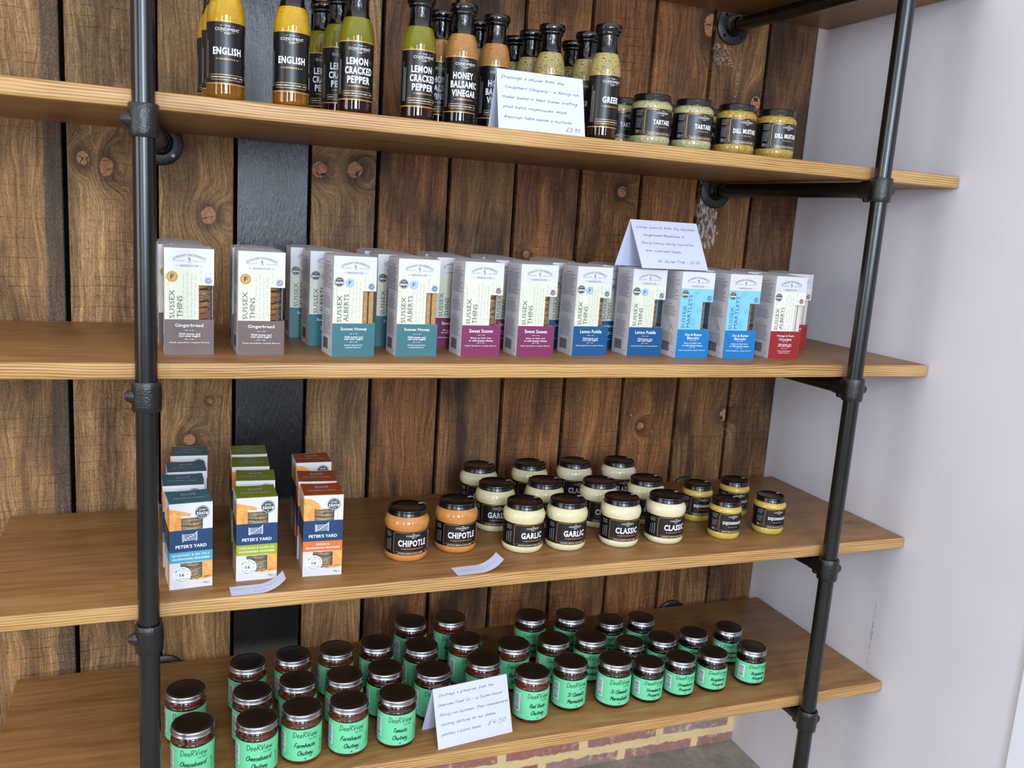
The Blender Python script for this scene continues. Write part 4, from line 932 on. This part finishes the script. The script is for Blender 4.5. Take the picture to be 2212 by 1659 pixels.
# ------------------------------------------------------------------ handwritten cards
PAPER = G('white_card_paper'); PAPER.set(Base_Color='#c6c9e2', Roughness=.6); PAPER = PAPER.m
INKB = paint('#252b55', .5)
def tent_card(loc, rz, w, hgt, dep, lines, label, skew=0.0, bskew=0.0):
    """front foot runs along local x from 0 to w; ridge above"""
    m = MB(); th = .0005; f = [(0, 0, 0), (w, 0, 0), (w+skew, dep/2, hgt), (skew, dep/2, hgt)]; b = [(bskew, dep, 0), (w+bskew, dep, 0), (w+skew, dep/2, hgt), (skew, dep/2, hgt)]
    n = (Vector(f[1])-Vector(f[0])).cross(Vector(f[3])-Vector(f[0])).normalized()
    for q, sg in ((f, -1), (b, 1)):
        off = Vector((0, -sg*-th*0, 0)); nn = Vector((0, sg*th, 0))
        vs = [Vector(p) for p in q]+[Vector(p)-nn for p in q]
        if q is b: vs = [Vector(p) for p in q]+[Vector(p)-Vector((0, th, 0)) for p in q]
        else: vs = [Vector(p) for p in q]+[Vector(p)+Vector((0, th, 0)) for p in q]
        m.add(vs, [(0, 1, 2, 3), (4, 7, 6, 5), (0, 4, 5, 1), (1, 5, 6, 2), (2, 6, 7, 3), (3, 7, 4, 0)], PAPER)
    eu = (Vector(f[1])-Vector(f[0])).normalized(); ev = (Vector(f[3])-Vector(f[0])); sl = ev.length; ev.normalize()
    s = Sheet()
    for t_, x, y, ww, xh in lines: s.pen(t_, x, y, ww, xh, INKB, 0, .5, .30, .4)
    s.emit(m, lambda u, v, L: tuple(Vector(f[0])+eu*u*.001+ev*v*.001+n*(EPS*1.5)))
    o = m.build('place_card', merge=False); o.location = loc; o.rotation_euler = (0, 0, math.radians(rz)); tag(o, label, 'card'); return o
Z2, Z3, Z4, Z5 = SH[2][0], SH[3][0], SH[4][0], SH[5][0]
tent_card((.847, -.4785, Z2), 0, .150, .0925, .052, [('Dressings & sauces from the', 7, 82, 108, 2.5), ('Condiment Company - a family run', 12, 66, 130, 2.5), ('maker based in West Sussex crafting', 8, 50, 130, 2.5),
    ('small batch mayonnaises, salad', 8, 34, 110, 2.5), ('dressings, table sauces & mustards', 9, 18, 118, 2.5), ('£3·95', 116, 5, 25, 3.9)], 'white folded card about dressings, handwritten, priced £3.95')
tent_card((1.169, -.400, Z3+.1648), 5, .150, .0860, .060, [('Sussex biscuits from the Horsham', 8, 77, 134, 2.4), ('Gingerbread Bakehouse. A', 20, 62, 92, 2.4), ('family bakery taking inspiration', 12, 47, 118, 2.4),
    ('from traditional recipes', 17, 32, 80, 2.4), ('All Gluten Free - £4·50', 38, 12, 96, 3.0)], 'white folded card standing on top of the biscuit boxes', -.016, -.022)
tent_card((.807, -.472, Z5), 7.3, .150, .1000, .068, [('Chutneys & preserves from the', 9, 90, 112, 2.6), ('Deerview Food Co. - a Sussex based', 7, 73, 130, 2.6), ('family run business. Their cheeseboard', 8, 56, 138, 2.6),
    ('chutney features on our cheese', 9, 39, 110, 2.6), ('platters & picnic boxes', 9, 22, 78, 2.6), ('£4·50', 101, 22, 38, 4.4)], 'white folded card about chutneys, handwritten, among the green jars', -.002, -.004)
def slip(c, rz, w, h, texts, label, curl):
    m = MB(); n = 16; th = .0003; top = []
    def f(u, v):   # u 0..w mm, v 0..h mm : right end curls up
        k = max(0, (u/w-.45)/.55); return (u*.001-.001*w*.10*k*k, v*.001, .0004+.001*curl*k*k)
    for k in range(n+1): top += [f(w*k/n, 0), f(w*k/n, h)]
    bot = [(x, y, z+th) for x, y, z in top]
    fs = [(2*k, 2*k+1, 2*k+3, 2*k+2) for k in range(n)]+[(len(top)+2*k, len(top)+2*k+2, len(top)+2*k+3, len(top)+2*k+1) for k in range(n)]
    fs += [(2*k, 2*k+2, len(top)+2*k+2, len(top)+2*k) for k in range(n)]+[(2*k+1, len(top)+2*k+1, len(top)+2*k+3, 2*k+3) for k in range(n)]
    fs += [(0, len(top), len(top)+1, 1), (2*n, 2*n+1, len(top)+2*n+1, len(top)+2*n)]
    m.add(top+bot, fs, PAPER, False); s = Sheet(); PI_ = paint('#8b93b4', .5)
    for t_, x, y, ww, xh in texts: s.pen(t_, x, y, ww, xh, PI_, 0, .32, .15, .2)
    def g_(u, v, L): p = f(u, v); return (p[0], p[1], p[2]+th+EPS)
    s.emit(m, g_, 5); o = m.build('price_slip', merge=False); o.location = c; o.rotation_euler = (0, 0, math.radians(rz)); tag(o, label, 'paper slip')
slip((.4525, -.4820, Z4), 2.0, 92, 34, [("Peter's Yard Crackers", 6, 20, 76, 2.8), ('£3·50', 34, 6, 22, 3.2)], 'white paper slip curling up in front of the green topped cracker box', 20)
slip((.8225, -.4800, Z4), 4.0, 94, 34, [('Mayonnaise £3·95', 12, 14, 70, 3.2)], 'white paper slip curling up in front of the orange mayonnaise jars', 20)

# ------------------------------------------------------------------ stock the shelves
GB = 'dressing bottles on the upper shelf'
for kind, x, y, rz, lab in (
 ('english', .441, -.461, 1, 'yellow dressing bottle at the front, nearest to the left pipe'),
 ('english', .437, -.390, 0, 'yellow dressing bottle directly behind the front leftmost yellow bottle'),
 ('english', .4325, -.318, -4, 'yellow dressing bottle farthest back, only a sliver showing at left'),
 ('english', .532, -.453, -6, 'yellow dressing bottle standing alone in front of the black plank'),
 ('lemon', .627, -.446, 1, 'olive dressing bottle in front of two others, right of the black plank'),
 ('lemon', .614, -.375, 4, 'olive dressing bottle in the middle of three one behind another'),
 ('lemon', .600, -.303, 4, 'olive dressing bottle rearmost of three, beside the black plank'),
 ('lemon', .723, -.446, 5, 'olive dressing bottle standing left of the tan honey dressing bottles'),
 ('honey', .779, -.368, 5, 'tan dressing bottle half hidden behind olive bottle and front tan bottle'),
 ('honey', .794, -.436, 0, 'tan dressing bottle at the front with its whole label showing'),
 ('honey', .854, -.338, 0, 'tan dressing bottle at the back between two tan ones, only cap showing'),
 ('honey', .862, -.398, 6, 'tan dressing bottle partly behind the left end of the white card'),
 ('greek', .948, -.262, 0, 'herb-flecked bottle farthest back behind the card, left one'),
 ('greek', .953, -.326, 0, 'herb-flecked bottle in the second row behind the white card'),
 ('greek', .962, -.393, 2, 'herb-flecked bottle rising right behind the white card, in front of others'),
 ('greek', 1.048, -.291, 0, 'herb-flecked bottle at the back right, mostly hidden, lowest looking cap'),
 ('greek', 1.037, -.376, 0, 'herb-flecked bottle immediately behind the rightmost flecked bottle'),
 ('greek', 1.038, -.450, 6, 'herb-flecked dressing bottle at the right end, right of the white card')):
    place('b'+kind, lambda kind=kind: bottle(kind), lab, 'bottle', (x, y, Z2), rz, GB)
for kind, x, y, rz, lab in (
 ('tartare', 1.128, -.344, 0, 'small green sauce jar half hidden just right of the flecked bottle'),
 ('tartare', 1.144, -.426, 5, 'front left small jar of green tartare sauce with black lid'),
 ('tartare', 1.226, -.429, 3, 'second green sauce jar at the front, left of the mustard jars'),
 ('tartare', 1.222, -.330, 3, 'green sauce jar at the back showing between the two front green jars'),
 ('tartare', 1.308, -.340, 10, 'green sauce jar at the back peeking out left of the first mustard jar'),
 ('dill', 1.311, -.436, 1, 'yellow-brown mustard sauce jar, left of the two mustard jars'),
 ('dill', 1.399, -.434, 4, 'yellow-brown mustard sauce jar at the far right of the upper shelf')):
    place('s2'+kind, lambda kind=kind: small_jar(kind, 1.09), lab, 'jar', (x, y, Z2), rz, 'small sauce jars on the upper shelf')

BOXD = {'ginger': 'brown based gingerbread biscuit box', 'honey': 'teal based honey biscuit box', 'sweet': 'plum based biscuit box', 'lemon': 'navy based lemon biscuit box', 'oat': 'sky blue oat biscuit box', 'orange': 'red based orange chocolate biscuit box'}
D2 = .031; W2 = .0355
for kind, blx, bly, rz, lab in (
 ('ginger', .358, -.404, 2, ' at the front beside the left pipe'), ('ginger', .349, -.322, 2, ' behind the one beside the left pipe'), ('ginger', .346, -.236, 0, ' third back beside the left pipe'),
 ('ginger', .464, -.404, 2, ' at the front before the black plank'), ('ginger', .461, -.322, 1, ' directly behind the one before the black plank'),
 ('honey', .608, -.416, 6, ' at the front, left of the two front teal ones'), ('honey', .715, -.407, 2, ' at the front, right of the two front teal ones'),
 ('honey', .588, -.300, 4, ' in second row, peeking left of the front left teal box'), ('honey', .567, -.205, 0, ' farthest back against the black plank'),
 ('honey', .704, -.300, 3, ' in second row between the two front teal boxes'), ('honey', .700, -.205, 3, ' in third row behind the gap of the front teal boxes'),
 ('sweet', .829, -.406, 2, ' at the front, left of the two front plum ones'), ('sweet', .933, -.401, 2, ' at the front, right of the two front plum ones'),
 ('sweet', .808, -.310, 2, ' in second row showing left of the front left plum box'), ('sweet', .918, -.310, 2, ' in second row between the two front plum boxes'), ('sweet', .812, -.215, 0, ' in third row behind the teal and plum boxes'), ('sweet', .925, -.215, 3, ' in third row behind the front plum boxes'),
 ('lemon', 1.046, -.389, 2, ' at the front, left one of the navy pair'), ('lemon', 1.161, -.385, 0, ' at the front under the white card'),
 ('lemon', 1.035, -.300, 2, ' in second row showing left of the front navy pair'), ('lemon', 1.140, -.300, 2, ' in second row between the front navy pair'), ('lemon', 1.050, -.210, 0, ' in third row behind the front left navy box'),
 ('oat', 1.253, -.405, 0, ' at the front, left of the blue pair'), ('oat', 1.357, -.407, -1, ' at the front, right of the blue pair'),
 ('oat', 1.262, -.308, 0, ' in second row behind the front left blue box'), ('oat', 1.366, -.308, 2, ' in second row behind the front right blue box'), ('oat', 1.375, -.215, 0, ' in third row behind the blue pair'),
 ('orange', 1.466, -.403, -2, ' at the front, last of the row'), ('orange', 1.579, -.289, 2, ' farthest right, mostly behind the other red one'), ('orange', 1.480, -.290, 2, ' in second row directly behind the front red box')):
    a = math.radians(rz); cx = blx+W2*math.cos(a)-D2*math.sin(a); cy = bly+W2*math.sin(a)+D2*math.cos(a)
    place('x'+kind, lambda kind=kind: biscuit_box(kind), BOXD[kind]+lab, 'biscuit box', (cx, cy, Z3), rz, 'biscuit boxes on the middle shelf')

for kind, flx, fly, rz, lab in (
 ('rosemary', .363, -.440, 6, 'teal topped cracker box at the very front beside the left pipe'), ('rosemary', .353, -.345, 1, 'teal topped cracker box second from the front, leaning left'),
 ('rosemary', .360, -.269, 2, 'teal topped cracker box third from the front'), ('rosemary', .365, -.165, -2, 'teal topped cracker box at the back of its file'),
 ('oregano', .463, -.427, 1, 'green topped cracker box at the very front behind the paper slip'), ('oregano', .468, -.334, -4, 'green topped cracker box second from the front'),
 ('oregano', .467, -.250, -3, 'green topped cracker box third from the front'), ('oregano', .471, -.170, -1, 'green topped cracker box at the back of its file'),
 ('original', .568, -.430, -2, 'orange topped cracker box at the very front'), ('original', .569, -.353, -5, 'orange topped cracker box in the middle of its file'),
 ('original', .580, -.239, 0, 'orange topped cracker box at the back of its file')):
    a = math.radians(rz); cx = flx+.032*math.cos(a)-.032*math.sin(a); cy = fly+.032*math.sin(a)+.032*math.cos(a)
    place('c'+kind, lambda kind=kind: cracker_box(kind), lab, 'cracker box', (cx, cy, Z4), rz, 'cracker boxes in three files')

GM = 'mayonnaise jars with black lids'
for kind, x, y, rz, lab in (
 ('chipotle', .758, -.370, 4, 'jar of orange chipotle mayonnaise, left one at the front'), ('chipotle', .857, -.349, 1, 'jar of orange chipotle mayonnaise, right one, slightly farther back'),
 ('garlic', .971, -.138, 0, 'leftmost pale garlic mayonnaise jar in the back row'), ('garlic', 1.088, -.135, -4, 'second pale garlic mayonnaise jar in the back row'),
 ('garlic', .965, -.259, -6, 'pale garlic mayonnaise jar behind and right of the orange jars, middle row'), ('garlic', 1.070, -.261, 0, 'second pale garlic mayonnaise jar in the middle row, label hidden'),
 ('garlic', .981, -.375, 6, 'front left garlic mayonnaise jar beside the curled paper slip'), ('garlic', 1.067, -.380, 2, 'front garlic mayonnaise jar between another garlic and a classic one'),
 ('classic', 1.194, -.136, -5, 'third jar in the back row, classic mayonnaise'), ('classic', 1.301, -.141, -3, 'rightmost classic mayonnaise jar in the back row'),
 ('classic', 1.184, -.278, 2, 'left classic mayonnaise jar in the middle row'), ('classic', 1.293, -.280, 4, 'right classic mayonnaise jar in the middle row'),
 ('classic', 1.179, -.385, -4, 'front left classic mayonnaise jar with cream contents'), ('classic', 1.278, -.387, 4, 'rightmost front mayonnaise jar, classic, next to the small yellow jars')):
    place('m'+kind, lambda kind=kind: mayo_jar(kind), lab, 'jar', (x, y, Z4), rz, GM)
for x, y, rz, lab in ((1.416, -.287, -4, 'back left of the four small yellow mustard mayonnaise jars'), (1.518, -.275, -8, 'back right of the four small yellow jars'),
                  (1.415, -.393, -2, 'front left of the four small yellow jars'), (1.528, -.387, -1, 'small yellow jar farthest right beside the pipe')):
    place('s4dijon', lambda: small_jar('dijon'), lab, 'jar', (x, y, Z4), rz, 'small yellow sauce jars')

NM = {'cheeseboard': 'cheeseboard chutney', 'farmhouse': 'farmhouse chutney', 'tomato': 'tomato chutney', 'redonion': 'red onion chutney', 'clements': 'citrus marmalade', 'strawberry': 'strawberry preserve', 'raspberry': 'raspberry preserve'}
for kind, x, y, rz, lab in (
 ('cheeseboard', .397, -.426, 4, 'frontmost, cut off by the photo edge beside the left pipe'), ('cheeseboard', .388, -.314, 0, 'behind the frontmost one beside the left pipe'),
 ('cheeseboard', .498, -.437, 5, 'second at the front, its label cut by the photo edge'), ('cheeseboard', .498, -.348, 8, 'middle of the second file'), ('cheeseboard', .498, -.243, 14, 'back of the second file, bluish lid'),
 ('farmhouse', .574, -.420, 6, 'front left, label showing fully'), ('farmhouse', .579, -.329, 0, 'middle of the third file'), ('farmhouse', .582, -.233, 12, 'back of the third file, dusty lid'),
 ('farmhouse', .655, -.420, 2, 'front right, left of the tomato one'), ('farmhouse', .663, -.332, 6, 'middle of the fourth file'), ('farmhouse', .665, -.229, 0, 'back of the fourth file'),
 ('tomato', .742, -.418, 1, 'at the front, left of the white card'), ('tomato', .741, -.324, 0, 'behind the front tomato one'), ('tomato', .747, -.223, 3, 'back of the fifth file'),
 ('tomato', .827, -.351, 0, 'right behind the left edge of the white card'), ('tomato', .830, -.254, -3, 'third row, left of the back pair behind the card'), ('tomato', .836, -.148, 10, 'rearmost, left of the pair at the plank wall'),
 ('redonion', .933, -.337, 5, 'rising just behind the white card'), ('redonion', .924, -.250, 12, 'second behind the white card'), ('redonion', .922, -.149, -4, 'rearmost, right of the pair by the planks'),
 ('redonion', 1.009, -.406, 4, 'at the front, right of the white card'), ('redonion', 1.013, -.291, 0, 'behind the front red onion one'),
 ('clements', 1.097, -.179, -8, 'rearmost, left of two matching lids right of centre'), ('clements', 1.184, -.196, 0, 'rearmost, right of two matching lids right of centre'),
 ('clements', 1.103, -.291, -4, 'middle row, left one'), ('clements', 1.184, -.299, -18, 'middle row, right one'),
 ('clements', 1.098, -.387, 5, 'front left of the marmalade pair'), ('clements', 1.190, -.400, -2, 'front right of the marmalade pair'),
 ('strawberry', 1.275, -.211, 0, 'back row, left small lid'), ('strawberry', 1.350, -.218, -6, 'back row, right small lid'), ('strawberry', 1.269, -.316, 0, 'middle row, left small jar'), ('strawberry', 1.348, -.314, 0, 'middle row, right small jar'),
 ('strawberry', 1.266, -.403, 2, 'front left small jar'), ('strawberry', 1.342, -.401, -2, 'front right small jar'),
 ('raspberry', 1.429, -.312, 0, 'second row, left raspberry one'), ('raspberry', 1.522, -.307, -4, 'second row, farthest right'),
 ('raspberry', 1.421, -.400, -2, 'front left small jar of two'), ('raspberry', 1.519, -.399, 2, 'front, farthest right, standing near the right pipe')):
    place('j'+kind, lambda kind=kind: chutney_jar(kind), 'green labelled '+NM[kind]+' jar, '+lab, 'jar', (x, y, Z5), rz, 'green labelled jars on the lowest shelf')
